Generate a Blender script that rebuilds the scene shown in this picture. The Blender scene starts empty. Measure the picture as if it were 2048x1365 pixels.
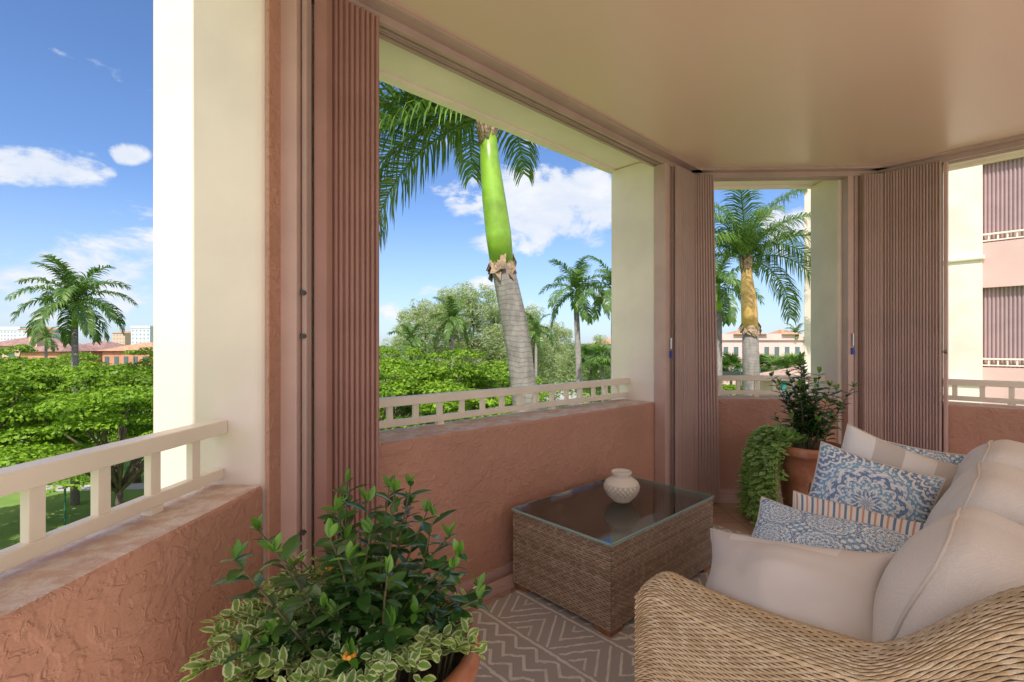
import bpy, bmesh, math, random
import numpy as np
from mathutils import Vector, Matrix, noise as mnoise
rnd = random.Random(11); rng = np.random.default_rng(11)
scene = bpy.context.scene; col = scene.collection
F = 967.0; EYE = 1.25; GZ = -9.0
pi = math.pi
# ------------------------------------------------------------------ nodes
class X:
    def __init__(s, nt, o): s.nt = nt; s.o = o
    def m(s, op, b=None, c=None):
        n = s.nt.nodes.new('ShaderNodeMath'); n.operation = op
        for i, v in enumerate((s, b, c)):
            if v is None: continue
            if isinstance(v, X): s.nt.links.new(v.o, n.inputs[i])
            else: n.inputs[i].default_value = v
        return X(s.nt, n.outputs[0])
    def __add__(s, b): return s.m('ADD', b)
    __radd__ = __add__
    def __sub__(s, b): return s.m('SUBTRACT', b)
    def __rsub__(s, b): return (s * -1.0) + b
    def __mul__(s, b): return s.m('MULTIPLY', b)
    __rmul__ = __mul__
    def __truediv__(s, b): return s.m('DIVIDE', b)
    def frac(s): return s.m('FRACT')
    def floor(s): return s.m('FLOOR')
    def abs(s): return s.m('ABSOLUTE')
    def sin(s): return s.m('SINE')
    def lt(s, b): return s.m('LESS_THAN', b)
    def gt(s, b): return s.m('GREATER_THAN', b)
    def mx(s, b): return s.m('MAXIMUM', b)
    def mn(s, b): return s.m('MINIMUM', b)
    def pw(s, b): return s.m('POWER', b)
    def clamp(s):
        return s.mx(0.0).mn(1.0)
    def ss(s, a, b):
        n = s.nt.nodes.new('ShaderNodeMapRange'); n.interpolation_type = 'SMOOTHSTEP'
        s.nt.links.new(s.o, n.inputs[0]); n.inputs[1].default_value = a; n.inputs[2].default_value = b
        return X(s.nt, n.outputs[0])
def nnoise(nt, vec, scale, detail=4, rough=.55, dist=0):
    n = nt.nodes.new('ShaderNodeTexNoise'); n.inputs['Scale'].default_value = scale
    n.inputs['Detail'].default_value = min(detail, 6); n.inputs['Roughness'].default_value = rough
    n.inputs['Distortion'].default_value = dist
    if vec is not None: nt.links.new(vec, n.inputs['Vector'])
    return X(nt, n.outputs['Fac'])
def mixc(nt, f, a, b, mode='MIX'):
    n = nt.nodes.new('ShaderNodeMix'); n.data_type = 'RGBA'; n.blend_type = mode
    for i, v in ((0, f), (6, a), (7, b)):
        if isinstance(v, X): nt.links.new(v.o, n.inputs[i])
        elif hasattr(v, 'is_output'): nt.links.new(v, n.inputs[i])
        elif isinstance(v, (int, float)): n.inputs[i].default_value = v
        else: n.inputs[i].default_value = (*v, 1)
    return n.outputs[2]
def tc(nt, k='Object'):
    return nt.nodes.new('ShaderNodeTexCoord').outputs[k]
def scl(nt, vec, s):
    n = nt.nodes.new('ShaderNodeMapping'); n.inputs['Scale'].default_value = s
    nt.links.new(vec, n.inputs['Vector']); return n.outputs[0]
def sep(nt, vec):
    n = nt.nodes.new('ShaderNodeSeparateXYZ'); nt.links.new(vec, n.inputs[0])
    return [X(nt, n.outputs[i]) for i in range(3)]
def geo(nt, k):
    return nt.nodes.new('ShaderNodeNewGeometry').outputs[k]
def bump(nt, h, dist, strength=1.0):
    n = nt.nodes.new('ShaderNodeBump'); n.inputs['Distance'].default_value = dist; n.inputs['Strength'].default_value = strength
    nt.links.new(h.o, n.inputs['Height']); return n.outputs[0]
def mat(name, c=(.5,.5,.5), rough=.6, fn=None, spec=.5, metal=0):
    m = bpy.data.materials.new(name); m.use_nodes = True; nt = m.node_tree
    b = nt.nodes['Principled BSDF']; b.inputs['Base Color'].default_value = (*c, 1)
    b.inputs['Roughness'].default_value = rough; b.inputs['Specular IOR Level'].default_value = spec
    b.inputs['Metallic'].default_value = metal
    if fn: fn(nt, b)
    return m
def setc(nt, b, s, k='Base Color'):
    nt.links.new(s.o if isinstance(s, X) else s, b.inputs[k])
def vary(c, amt=.25, scale=3.0, bd=0, bs=40, up=None):
    def fn(nt, b):
        o = tc(nt); f = nnoise(nt, o, scale, 5)
        c0 = tuple(x*(1-amt) for x in c); c1 = tuple(min(1, x*(1+amt)) for x in c)
        setc(nt, b, mixc(nt, f.ss(.3,.7), c0, c1))
        if bd: setc(nt, b, bump(nt, nnoise(nt, o, bs, 4), bd), 'Normal')
    return fn
def stucco(c, relief, worn, big=7.0):
    def fn(nt, b):
        o = tc(nt)
        base = nnoise(nt, o, 1.3, 5)
        cc = mixc(nt, base.ss(.3,.7), tuple(x*.88 for x in c), tuple(x*1.08 for x in c))
        if relief > .002:
            g = nnoise(nt, o, big, 3, .55, 1.0)
            plate = g.ss(.42,.60)
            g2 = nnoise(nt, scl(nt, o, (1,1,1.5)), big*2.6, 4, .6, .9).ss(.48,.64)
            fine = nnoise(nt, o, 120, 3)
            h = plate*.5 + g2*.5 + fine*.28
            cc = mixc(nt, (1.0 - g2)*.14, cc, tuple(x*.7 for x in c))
        else:
            h = nnoise(nt, o, 5, 4)*2.0 + nnoise(nt, o, 90, 3)*.5
        setc(nt, b, bump(nt, h, relief, .9), 'Normal')
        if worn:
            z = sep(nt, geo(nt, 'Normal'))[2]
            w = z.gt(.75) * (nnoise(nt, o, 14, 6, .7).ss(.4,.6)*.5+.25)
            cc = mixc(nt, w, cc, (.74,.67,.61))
        setc(nt, b, cc)
    return fn
M = {}
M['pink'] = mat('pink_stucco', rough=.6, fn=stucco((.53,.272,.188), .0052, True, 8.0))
M['cream'] = mat('cream_stucco', rough=.8, fn=stucco((.87,.745,.645), .0012, False, 12))
M['cream_plain'] = mat('cream_plaster', rough=.8, fn=vary((.87,.745,.64), .05, 2, .001, 60))
def ceilfn(nt, b):
    o = tc(nt); f = nnoise(nt, o, .6, 2)
    setc(nt, b, mixc(nt, f.ss(.3,.7), (.68,.465,.37), (.73,.505,.40)))
    setc(nt, b, bump(nt, nnoise(nt, o, 1.6, 2, .5), .006, .25), 'Normal')
M['ceil'] = mat('ceiling_paint', rough=.28, fn=ceilfn, spec=.6)
M['metal'] = mat('pink_aluminium', rough=.4, fn=vary((.55,.36,.31), .07, 5))
M['track'] = mat('mauve_track', rough=.42, fn=vary((.45,.305,.265), .07, 5))
M['shut_red'] = mat('rose_shutter', rough=.45, fn=vary((.37,.19,.155), .1, 3))
M['shut'] = mat('mauve_shutter', rough=.45, fn=vary((.45,.30,.26), .08, 3))
M['shut_far'] = mat('distant_mauve_shutter', rough=.5, fn=vary((.40,.28,.29), .06, 3))
M['rail'] = mat('cream_paint', rough=.4, fn=vary((.83,.73,.60), .06, 3))
M['dark'] = mat('dark_metal', (.05,.045,.04), .4)
M['weave_back'] = mat('dark_weave_backing', (.14,.09,.05), .8)
M['steel'] = mat('steel', (.5,.5,.5), .3, metal=.9)
M['blue'] = mat('blue_tag', (.03,.08,.4), .5)
def tilefn(nt, b):
    o = tc(nt); n = nt.nodes.new('ShaderNodeTexBrick'); n.offset = 0
    nt.links.new(o, n.inputs[0])
    n.inputs['Color1'].default_value = (.42,.26,.18,1); n.inputs['Color2'].default_value = (.50,.33,.24,1); n.inputs['Mortar'].default_value = (.24,.19,.15,1)
    n.inputs['Scale'].default_value = 1; n.inputs['Brick Width'].default_value = .2; n.inputs['Row Height'].default_value = .2; n.inputs['Mortar Size'].default_value = .006
    f = nnoise(nt, o, 6, 5)
    setc(nt, b, mixc(nt, f.ss(.3,.7)*.5, n.outputs[0], (.36,.24,.18)))
M['tile'] = mat('terracotta_tile', rough=.35, fn=tilefn)
M['bounce'] = mat('pale_bounce_paving', rough=.6, fn=vary((.86,.80,.72), .05, 3))  # pale surface for the added floor that bounces sunlight indoors
def rugfn(nt, b):
    uv = sep(nt, tc(nt, 'UV')); u, v = uv[0], uv[1]
    jit = (nnoise(nt, tc(nt,'UV'), 22, 2) - .5)*.022
    u = u + jit; v = v + jit
    B = .24
    row = (v/B).floor(); vv = (v/B).frac()
    tri = ((u/.30).frac() - .5).abs()*2.0
    tri2 = ((u/.12).frac() - .5).abs()*2.0
    inr = (vv - .5).abs()*2.0
    pA = ((tri*1.2 + inr)*2.0).frac().lt(.22)
    pB = (vv*3.4 + tri2*.8).frac().lt(.26)
    pC = ((vv*1.0 - tri)*2.8).frac().lt(.22)
    pD = ((u/.075 + vv*1.5).frac().lt(.22)).mx((vv*3.0).frac().lt(.16))
    k = (row*0.25 + .01).frac()
    a = k.lt(.2); b_ = k.gt(.2)*k.lt(.45); c_ = k.gt(.45)*k.lt(.7); d_ = k.gt(.7)
    lines = (pA*a + pB*b_ + pC*c_ + pD*d_)*inr.lt(.84)
    lines = lines.mx(inr.gt(.94))
    wear = nnoise(nt, tc(nt,'UV'), 9, 4).ss(.2,.6)
    wv = (u*700).sin()*(v*700).sin()*.5 + .5
    cc = mixc(nt, lines*(wear*.4+.55), (.47,.435,.41), (.86,.83,.78))
    cc = mixc(nt, nnoise(nt, tc(nt,'UV'), 250, 2).ss(.4,.65)*.3, cc, (.30,.275,.255))
    setc(nt, b, cc); setc(nt, b, bump(nt, lines*.6 + wv*.5, .002), 'Normal')
M['rug'] = mat('woven_rug', rough=.95, fn=rugfn, spec=.1)
def wick(c0, c1, c2):
    def fn(nt, b):
        r = X(nt, geo(nt, 'Random Per Island')); o = tc(nt)
        f = nnoise(nt, o, 35, 3)
        cc = mixc(nt, r, c0, c1); cc = mixc(nt, f.ss(.45,.7)*.7, cc, c2)
        cc = mixc(nt, nnoise(nt, o, 320, 2).ss(.45,.65)*.35, cc, tuple(x*.4 for x in c0))
        setc(nt, b, cc)
    return fn
M['wick_t'] = mat('brown_wicker', rough=.4, fn=wick((.29,.20,.13), (.48,.345,.245), (.58,.47,.35)))
M['wick_top'] = mat('lightened_wicker_top', rough=.4, fn=wick((.52,.43,.34), (.68,.57,.47), (.76,.67,.58)))  # wicker colour lightened to make up for light lost under the glass
M['wick_s'] = mat('honey_wicker', rough=.42, fn=wick((.48,.34,.19), (.68,.51,.32), (.78,.64,.45)))
M['wood'] = mat('brown_wood', rough=.4, fn=vary((.30,.14,.07), .3, 20))
def linenfn(c, cd):
    def fn(nt, b):
        uv = tc(nt, 'UV'); u, v, _ = sep(nt, uv)
        n1 = nnoise(nt, scl(nt, uv, (70,520,1)), 1.0, 2); n2 = nnoise(nt, scl(nt, uv, (520,70,1)), 1.0, 2)
        f = (n1 + n2)*.5
        setc(nt, b, mixc(nt, f.ss(.36,.64), cd, c)); setc(nt, b, bump(nt, f, .0008, .5), 'Normal')
    return fn
M['linen'] = mat('beige_linen', rough=.9, fn=linenfn((.80,.735,.665), (.67,.61,.54)), spec=.15)
M['piping'] = mat('linen_piping', (.64,.58,.51), .9, spec=.1)
def mandala(tile, bg=(.80,.81,.80)):
    def fn(nt, b):
        uv = tc(nt, 'UV'); u, v, _ = sep(nt, uv)
        if tile > 1:
            u = (u*tile*.5 + .5).frac()*2.0 - 1.0; v = (v*tile*.5 + .5).frac()*2.0 - 1.0
        r = (u*u + v*v).pw(.5); th = v.m('ARCTAN2', u)
        k = 12.0
        pet = (th*k*.5).sin().abs()
        g1 = (r*(4.2 if tile > 1 else 5.2) - pet*.55).frac()
        rings = g1.gt(.36)
        dots = ((th*18.0).sin()*(r*40.0).sin()).gt(.35)
        fine = ((th*24.0).sin()*(r*60.0).sin()).gt(.25)
        seg = (r*3.1).frac().gt(.5)
        cut = seg*dots + (1.0 - seg)*fine
        msk = rings*(1.0 - cut*.85).clamp() + (1.0 - rings)*cut*.6
        if tile == 1:
            out = r.gt(.80)
            us = (u.abs() - 1.0); vs = (v.abs() - 1.0); r2 = (us*us + vs*vs).pw(.5)
            p2 = (vs.m('ARCTAN2', us)*6.0).sin().abs()
            lat = (r2*7.0 - p2*.5).frac().gt(.30)*(1.0 - ((u*50.0).sin()*(v*50.0).sin()).gt(.4)*.8)
        else:
            out = r.gt(1.02); lat = ((u*16.0).sin()*(v*16.0).sin()).gt(-.1)
        msk = msk*(1.0 - out) + out*lat
        msk = msk*nnoise(nt, uv, 60, 3).ss(.30,.48)
        blue = mixc(nt, (r*2.2).frac().gt(.5), (.05,.17,.38), (.12,.34,.55))
        cc = mixc(nt, msk*.9, bg, blue)
        setc(nt, b, cc)
        setc(nt, b, bump(nt, nnoise(nt, uv, 200, 2), .001, .5), 'Normal')
    return fn
M['mand'] = mat('blue_medallion_fabric', rough=.9, fn=mandala(1), spec=.1)
M['pais'] = mat('blue_small_medallion_fabric', rough=.9, fn=mandala(3), spec=.1)
def stripefn(nt, b):
    u, v, _ = sep(nt, tc(nt,'UV')); f = (u*6.5 + v*.3).frac()
    cc = mixc(nt, f.lt(.18), (.80,.78,.74), (.62,.33,.27)); cc = mixc(nt, f.gt(.5)*f.lt(.72), cc, (.17,.25,.40))
    setc(nt, b, cc)
M['stripe'] = mat('red_blue_striped_fabric', rough=.9, fn=stripefn, spec=.1)
def bandfn(nt, b):
    uv = tc(nt,'UV'); u, v, _ = sep(nt, uv)
    w = (u*1.0 + .5).frac().gt(.5)
    f = nnoise(nt, scl(nt, uv, (200,200,1)), 1, 2)
    cc = mixc(nt, w, (.60,.55,.50), (.81,.79,.76)); cc = mixc(nt, f.ss(.4,.7)*.2, cc, (.50,.46,.42))
    setc(nt, b, cc); setc(nt, b, bump(nt, f, .001, .6), 'Normal')
M['band'] = mat('beige_white_banded_fabric', rough=.9, fn=bandfn, spec=.1)
def bandfn2(nt, b):
    uv = tc(nt,'UV'); u, v, _ = sep(nt, uv)
    w = v.gt(.72)*u.abs().lt(.6)
    f = nnoise(nt, scl(nt, uv, (120,120,1)), 1, 2)
    cc = mixc(nt, w*.6, (.65,.59,.545), (.81,.79,.76)); cc = mixc(nt, f.ss(.4,.7)*.25, cc, (.51,.46,.42))
    setc(nt, b, cc); setc(nt, b, bump(nt, f, .001, .6), 'Normal')
M['beige'] = mat('beige_pillow_fabric', rough=.9, fn=bandfn2, spec=.1)
def terra(nt, b):
    o = tc(nt); f = nnoise(nt, o, 7, 6, .65)
    cc = mixc(nt, f.ss(.35,.65), (.36,.13,.07), (.52,.22,.13)); cc = mixc(nt, nnoise(nt, scl(nt, o, (1,1,.3)), 9, 5).ss(.55,.75)*.5, cc, (.62,.42,.33))
    setc(nt, b, cc); setc(nt, b, bump(nt, f, .004, .5), 'Normal')
M['terra'] = mat('terracotta', rough=.32, fn=terra)
M['soil'] = mat('potting_soil', rough=1, fn=vary((.05,.035,.025), .4, 30, .01, 60))
def vasefn(nt, b):
    o = tc(nt); x, y, z = sep(nt, o); th = y.m('ARCTAN2', x)
    h = ((th*11.0 + z*110.0).sin().abs()).mn((th*11.0 - z*110.0).sin().abs()).ss(.0,.3)
    h2 = z.gt(.035)*z.lt(.095)
    setc(nt, b, bump(nt, h*h2 + (1.0 - h2), .006), 'Normal')
M['vase'] = mat('ivory_ceramic', (.76,.68,.57), .45, vasefn)
M['stone'] = mat('weathered_stone', rough=.9, fn=vary((.50,.39,.31), .3, 25, .006, 60))
def leafmat(name, c0, c1, tr=.35, rough=.5, spec=.3, attr=None, edge=None, ns=.4):
    m = bpy.data.materials.new(name); m.use_nodes = True; nt = m.node_tree; b = nt.nodes['Principled BSDF']
    r = X(nt, geo(nt, 'Random Per Island')); cc = mixc(nt, r, c0, c1)
    f = nnoise(nt, tc(nt), ns, 2); cc = mixc(nt, f.ss(.35,.7)*.45, cc, tuple(x*.6 for x in c0))
    if attr:
        a = nt.nodes.new('ShaderNodeAttribute'); a.attribute_name = attr
        n2 = nnoise(nt, tc(nt), 90, 2)
        cc = mixc(nt, (X(nt, a.outputs['Fac']) + n2*.8 - .4).ss(.45,.75), cc, edge)
    setc(nt, b, cc); b.inputs['Roughness'].default_value = rough; b.inputs['Specular IOR Level'].default_value = spec
    t = nt.nodes.new('ShaderNodeBsdfTranslucent'); nt.links.new(mixc(nt, 1.0, cc, (1.3,1.4,.6), 'MULTIPLY'), t.inputs[0])
    mx = nt.nodes.new('ShaderNodeMixShader'); mx.inputs[0].default_value = tr
    nt.links.new(b.outputs[0], mx.inputs[1]); nt.links.new(t.outputs[0], mx.inputs[2])
    nt.links.new(mx.outputs[0], nt.nodes['Material Output'].inputs[0]); return m
M['canopy'] = leafmat('canopy_leaves', (.12,.25,.015), (.30,.45,.035), .3)
M['feather'] = leafmat('grey_green_needles', (.36,.43,.24), (.58,.63,.42), .5)
M['wood_far'] = leafmat('woodland_leaves', (.15,.23,.07), (.31,.39,.16), ns=.06)
M['frond'] = leafmat('palm_leaflets', (.07,.16,.035), (.22,.34,.08), .3, .35, .5)
M['glossy'] = leafmat('glossy_leaves', (.02,.075,.016), (.085,.20,.04), .12, .22, .55, ns=6)
M['young'] = leafmat('young_glossy_leaves', (.10,.26,.035), (.19,.37,.06), .3, .3, .5, ns=6)
M['varie'] = leafmat('variegated_leaves', (.18,.34,.07), (.30,.46,.12), .3, .4, .4, 'edge', (.68,.73,.42), ns=6)
M['ivy'] = leafmat('trailing_green_leaves', (.19,.40,.08), (.34,.54,.15), .35, .4, .4, 'edge', (.52,.66,.32), ns=6)
M['stem'] = mat('green_stem', (.12,.11,.05), .6)
M['flower'] = mat('orange_petals', (.80,.36,.04), .6)
M['bark'] = mat('tree_bark', rough=.9, fn=vary((.10,.075,.055), .4, 4, .03, 8))
def trunkfn(c):
    def fn(nt, b):
        o = tc(nt); x, y, z = sep(nt, o)
        n = nnoise(nt, o, 2.5, 3)
        ring = ((z*13.0 + n*2.4).frac()).ss(.0,.25)
        f = nnoise(nt, scl(nt, o, (1,1,.5)), 9, 5, .6)
        cc = mixc(nt, f.ss(.3,.7), tuple(v*.7 for v in c), tuple(v*1.15 for v in c))
        cc = mixc(nt, (1.0 - ring)*.4, cc, tuple(v*.5 for v in c))
        setc(nt, b, cc); setc(nt, b, bump(nt, ring*.5 + nnoise(nt, scl(nt, o, (1,1,.3)), 30, 4)*.6, .006), 'Normal')
    return fn
M['trunk'] = mat('grey_palm_trunk', rough=.9, fn=trunkfn((.255,.23,.215)))
M['shaft'] = mat('lime_crownshaft', rough=.35, fn=vary((.215,.39,.035), .3, 2.2))
M['shaft_tan'] = mat('tan_crownshaft', rough=.5, fn=vary((.60,.37,.13), .4, 5))
M['husk'] = mat('dry_husk', rough=.9, fn=vary((.30,.21,.14), .5, 12, .02, 25))
def lawnfn(nt, b):
    o = tc(nt); a = nnoise(nt, o, .03, 5); c = nnoise(nt, o, .9, 5)
    cc = mixc(nt, a.ss(.4,.6), (.17,.28,.06), (.26,.37,.10)); cc = mixc(nt, c.ss(.4,.7)*.4, cc, (.13,.22,.05))
    setc(nt, b, cc)
M['lawn'] = mat('lawn_grass', rough=1, fn=lawnfn, spec=.1)
M['road'] = mat('pale_asphalt', rough=.9, fn=vary((.46,.44,.41), .12, .3))
M['roof_or'] = mat('orange_roof_tiles', rough=.8, fn=vary((.55,.30,.18), .25, 1.5, .05, 6))
M['roof_pale'] = mat('salmon_roof_tiles', rough=.8, fn=vary((.50,.34,.26), .25, 1.5, .05, 6))
M['roof_br'] = mat('brown_roof_tiles', rough=.8, fn=vary((.34,.20,.17), .25, 1.5, .05, 6))
M['peach'] = mat('peach_wall', rough=.8, fn=vary((.62,.43,.31), .1, 1))
M['coral'] = mat('coral_wall', rough=.8, fn=vary((.58,.27,.17), .1, 1))
M['hazew'] = mat('haze_tinted_white_wall', rough=.8, fn=vary((.60,.64,.70), .06, .2))  # white wall with distance haze put into its colour
M['pinkw'] = mat('pale_pink_wall', rough=.8, fn=vary((.66,.45,.42), .08, .5, .004, 30))
M['pinkb'] = mat('light_pink_wall', rough=.8, fn=vary((.72,.52,.49), .06, .5))
M['glass_d'] = mat('dark_window_glass', (.10,.16,.17), .12)
M['glass_f'] = mat('haze_tinted_window_glass', (.33,.39,.46), .3)  # window glass paled, distance haze put into its colour
M['teal'] = mat('teal_paint', (.03,.22,.20), .4)
M['green'] = mat('green_paint', (.03,.16,.08), .5)
M['black'] = mat('fence_green', (.03,.04,.035), .6)
def glassmat():
    m = bpy.data.materials.new('table_glass'); m.use_nodes = True; nt = m.node_tree; nt.nodes.remove(nt.nodes['Principled BSDF'])
    t = nt.nodes.new('ShaderNodeBsdfTransparent'); t.inputs[0].default_value = (.98,.995,.99,1)
    g = nt.nodes.new('ShaderNodeBsdfGlossy'); g.inputs['Roughness'].default_value = .01
    fr = nt.nodes.new('ShaderNodeFresnel'); fr.inputs[0].default_value = 1.45
    mx = nt.nodes.new('ShaderNodeMixShader'); f = X(nt, fr.outputs[0])*.9
    nt.links.new(f.clamp().o, mx.inputs[0]); nt.links.new(t.outputs[0], mx.inputs[1]); nt.links.new(g.outputs[0], mx.inputs[2])
    nt.links.new(mx.outputs[0], nt.nodes['Material Output'].inputs[0]); return m
M['glass'] = glassmat()
M['glass_edge'] = mat('green_glass_edge', (.30,.50,.46), .1)
# ------------------------------------------------------------------ objects
def tag(o, label=None, cat=None, group=None, kind=None):
    if label: o['label'] = label
    if cat: o['category'] = cat
    if group: o['group'] = group
    if kind: o['kind'] = kind
    return o
def thing(name, label, cat, loc=(0,0,0), group=None):
    o = bpy.data.objects.new(name, None); col.objects.link(o); o.location = loc; o.empty_display_size = .1
    return tag(o, label, cat, group)
def link(me, name, m, parent=None, smooth=False):
    o = bpy.data.objects.new(name, me); col.objects.link(o)
    if m: me.materials.append(m)
    if parent: o.parent = parent
    if smooth:
        me.polygons.foreach_set('use_smooth', [True]*len(me.polygons))
    return o
def np_mesh(name, V, Fq, m, parent=None, smooth=False, attr=None, base=True):
    V = np.asarray(V, dtype=np.float32).reshape(-1,3); Fq = np.asarray(Fq, dtype=np.int32).reshape(-1,4)
    if parent is not None and base:
        r = parent
        off = Vector((0,0,0))
        while r: off += r.location; r = r.parent
        V = V - np.array(off, dtype=np.float32)
    me = bpy.data.meshes.new(name); me.vertices.add(len(V)); me.vertices.foreach_set('co', V.ravel())
    me.loops.add(len(Fq)*4); me.loops.foreach_set('vertex_index', Fq.ravel())
    me.polygons.add(len(Fq)); me.polygons.foreach_set('loop_start', np.arange(0, len(Fq)*4, 4, dtype=np.int32))
    me.update(calc_edges=True)
    if attr is not None:
        a = me.attributes.new('edge', 'FLOAT', 'POINT'); a.data.foreach_set('value', np.asarray(attr, dtype=np.float32))
    return link(me, name, m, parent, smooth)
class MB:
    def __init__(s): s.v = []; s.f = []
    def add(s, vs, fs):
        k = len(s.v); s.v += [tuple(v) for v in vs]; s.f += [tuple(i+k for i in f) for f in fs]; return s
    def box(s, c, size, ax=None, ay=None, az=None):
        c = Vector(c); ax = Vector(ax or (1,0,0)); az = Vector(az or (0,0,1)); ay = Vector(ay) if ay else az.cross(ax)
        a, b, d = ax*size[0]/2, ay*size[1]/2, az*size[2]/2
        vs = [c+i*a+j*b+k*d for k in (-1,1) for j in (-1,1) for i in (-1,1)]
        return s.add(vs, [(0,2,3,1),(4,5,7,6),(0,1,5,4),(2,6,7,3),(0,4,6,2),(1,3,7,5)])
    def prism(s, poly, z0, z1):
        n = len(poly); vs = [(p[0],p[1],z0) for p in poly]+[(p[0],p[1],z1) for p in poly]
        fs = [tuple(range(n-1,-1,-1)), tuple(range(n,2*n))]+[(i,(i+1)%n,n+(i+1)%n,n+i) for i in range(n)]
        return s.add(vs, fs)
    def tube(s, pts, rad, sides=8, cap=True):
        pts = [Vector(p) for p in pts]; n = len(pts)
        if not hasattr(rad, '__len__'): rad = [rad]*n
        vs = []; ref = None
        for i in range(n):
            t = (pts[min(i+1,n-1)]-pts[max(i-1,0)])
            t = t.normalized() if t.length > 1e-9 else Vector((0,0,1))
            if ref is None: ref = Vector((1,0,0)) if abs(t.x) < .9 else Vector((0,1,0))
            a = (ref - t*ref.dot(t)).normalized(); b = t.cross(a); ref = a
            for k in range(sides):
                an = 2*pi*k/sides; vs.append(pts[i]+(a*math.cos(an)+b*math.sin(an))*rad[i])
        fs = [(i*sides+k, i*sides+(k+1)%sides, (i+1)*sides+(k+1)%sides, (i+1)*sides+k) for i in range(n-1) for k in range(sides)]
        if cap: fs += [tuple(range(sides-1,-1,-1)), tuple((n-1)*sides+k for k in range(sides))]
        return s.add(vs, fs)
    def lathe(s, c, prof, sides=40):
        vs = []; n = len(prof)
        for r, z in prof:
            for k in range(sides):
                a = 2*pi*k/sides; vs.append((c[0]+r*math.cos(a), c[1]+r*math.sin(a), c[2]+z))
        return s.add(vs, [(i*sides+k, i*sides+(k+1)%sides, (i+1)*sides+(k+1)%sides, (i+1)*sides+k) for i in range(n-1) for k in range(sides)])
    def build(s, name, m, parent=None, smooth=False, bevel=0, seg=2, world=True):
        off = Vector((0,0,0))
        if parent and world:
            r = parent
            while r: off += r.location; r = r.parent
        me = bpy.data.meshes.new(name); me.from_pydata([(v[0]-off.x, v[1]-off.y, v[2]-off.z) for v in s.v], [], s.f)
        bm = bmesh.new(); bm.from_mesh(me); bmesh.ops.recalc_face_normals(bm, faces=bm.faces); bm.to_mesh(me); bm.free()
        o = link(me, name, m, parent, smooth)
        if bevel:
            bv = o.modifiers.new('bevel', 'BEVEL'); bv.width = bevel; bv.segments = seg; bv.limit_method = 'ANGLE'; bv.angle_limit = math.radians(50)
        return o
def copy_tree(o, parent=None):
    c = o.copy(); col.objects.link(c)
    if parent: c.parent = parent
    for ch in [q for q in bpy.data.objects if q.parent == o]: copy_tree(ch, c)
    return c
def P(px, py, Y): return Vector(((px-1024)/F*Y, Y, EYE+(690-py)/F*Y))
D2 = Vector((.7314,.6820,0)); N2 = Vector((-.6820,.7314,0))
def S(d, n, z=0): return D2*d + N2*n + Vector((0,0,z))
# ------------------------------------------------------------------ balcony plan
C12 = Vector((-.79,1.866)); C23 = Vector((1.41,3.921)); C34 = Vector((2.90,3.869)); d4 = Vector((.682,-.7314))
W1a = Vector((-1.00,-2.0)); P1 = Vector((-.808,1.577)); E4 = C34 + d4*3.0
n1 = Vector((-.998,.054)); n2 = Vector((-.682,.7314)); n3 = Vector((.035,.9994)); n4 = Vector((.7314,.682)); d2 = Vector((.7314,.682)); d3 = Vector((.9994,-.035)); d1 = Vector((.061,.998))
W2a = C12 + d2*.26; W2b = Vector((1.063,3.596)); W2b = C12 + d2*((W2b-C12).dot(d2)); W3a = C23 + d3*.14; W3b = C34 - d3*.28; W4a = C34 + d4*.25
def quad(A, B, n, t0, t1): return [A+n*t0, B+n*t0, B+n*t1, A+n*t1]
YB = -1.15
fl = MB().prism([(p.x,p.y) for p in [W1a+n1*.02, C12, C23, C34, E4, Vector((4.95,-2.0))]], -.25, 0).build('floor', M['tile']); tag(fl, kind='structure')
tf_ = MB().prism([(-.92,-7),(7,-7),(7,1.0),(-.84,1.0)], -.2, .0035).build('bounce_floor', M['bounce']); tag(tf_, kind='structure')  # added unseen floor, reflects sunlight up into the dark interior
ce = MB().prism([(p.x,p.y) for p in [Vector((-.955,YB)), C12, C23, C34, E4, Vector((4.95,YB))]], 2.63, 2.648).build('ceiling', M['ceil']); tag(ce, kind='structure')
s1 = Vector((-1.05,1.577)); s0_ = Vector((-1.05-(1.577-YB)*.121, YB))
o12 = Vector((-1.03,2.20))
outer = [s0_, s1, o12, C23+Vector((-.152,.405)), C34+Vector((.18,.394)), E4+n4*.4, Vector((5.3,YB))]
r = thing('roof_slab', 'thick cream ceiling slab edge above the balcony openings', 'slab', (0,0,2.65))
MB().prism([(p.x,p.y) for p in outer], 2.65, 3.1).build('slab', M['cream_plain'], r)
mb = MB()
for A, B, n in ((outer[2], outer[3], n2), (outer[3], outer[4], n3), (outer[4], outer[5], n4)):
    mb.prism(quad(A, B, n, -.05, .012), 2.632, 2.70)
mb.build('drip_edge', M['cream_plain'], r)
def lowwall(A, B, n, T, z, label):
    r = thing('balcony_wall', label, 'wall', ((A.x+B.x)/2, (A.y+B.y)/2, 0))
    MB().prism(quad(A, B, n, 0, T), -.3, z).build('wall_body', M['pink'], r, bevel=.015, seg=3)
    return r
lowwall(W1a, P1, n1, .2, .795, 'rough rose stucco parapet at the left front of the photo, under the nearest railing')
lowwall(W2a, W2b, n2, .3, .826, 'long rose stucco parapet running behind the wicker coffee table')
lowwall(W3a, W3b, n3, .3, .812, 'short rose stucco parapet behind the far potted plant')
lowwall(W4a, E4, n4, .3, .812, 'rose stucco parapet at the right edge behind the sofa')
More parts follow.
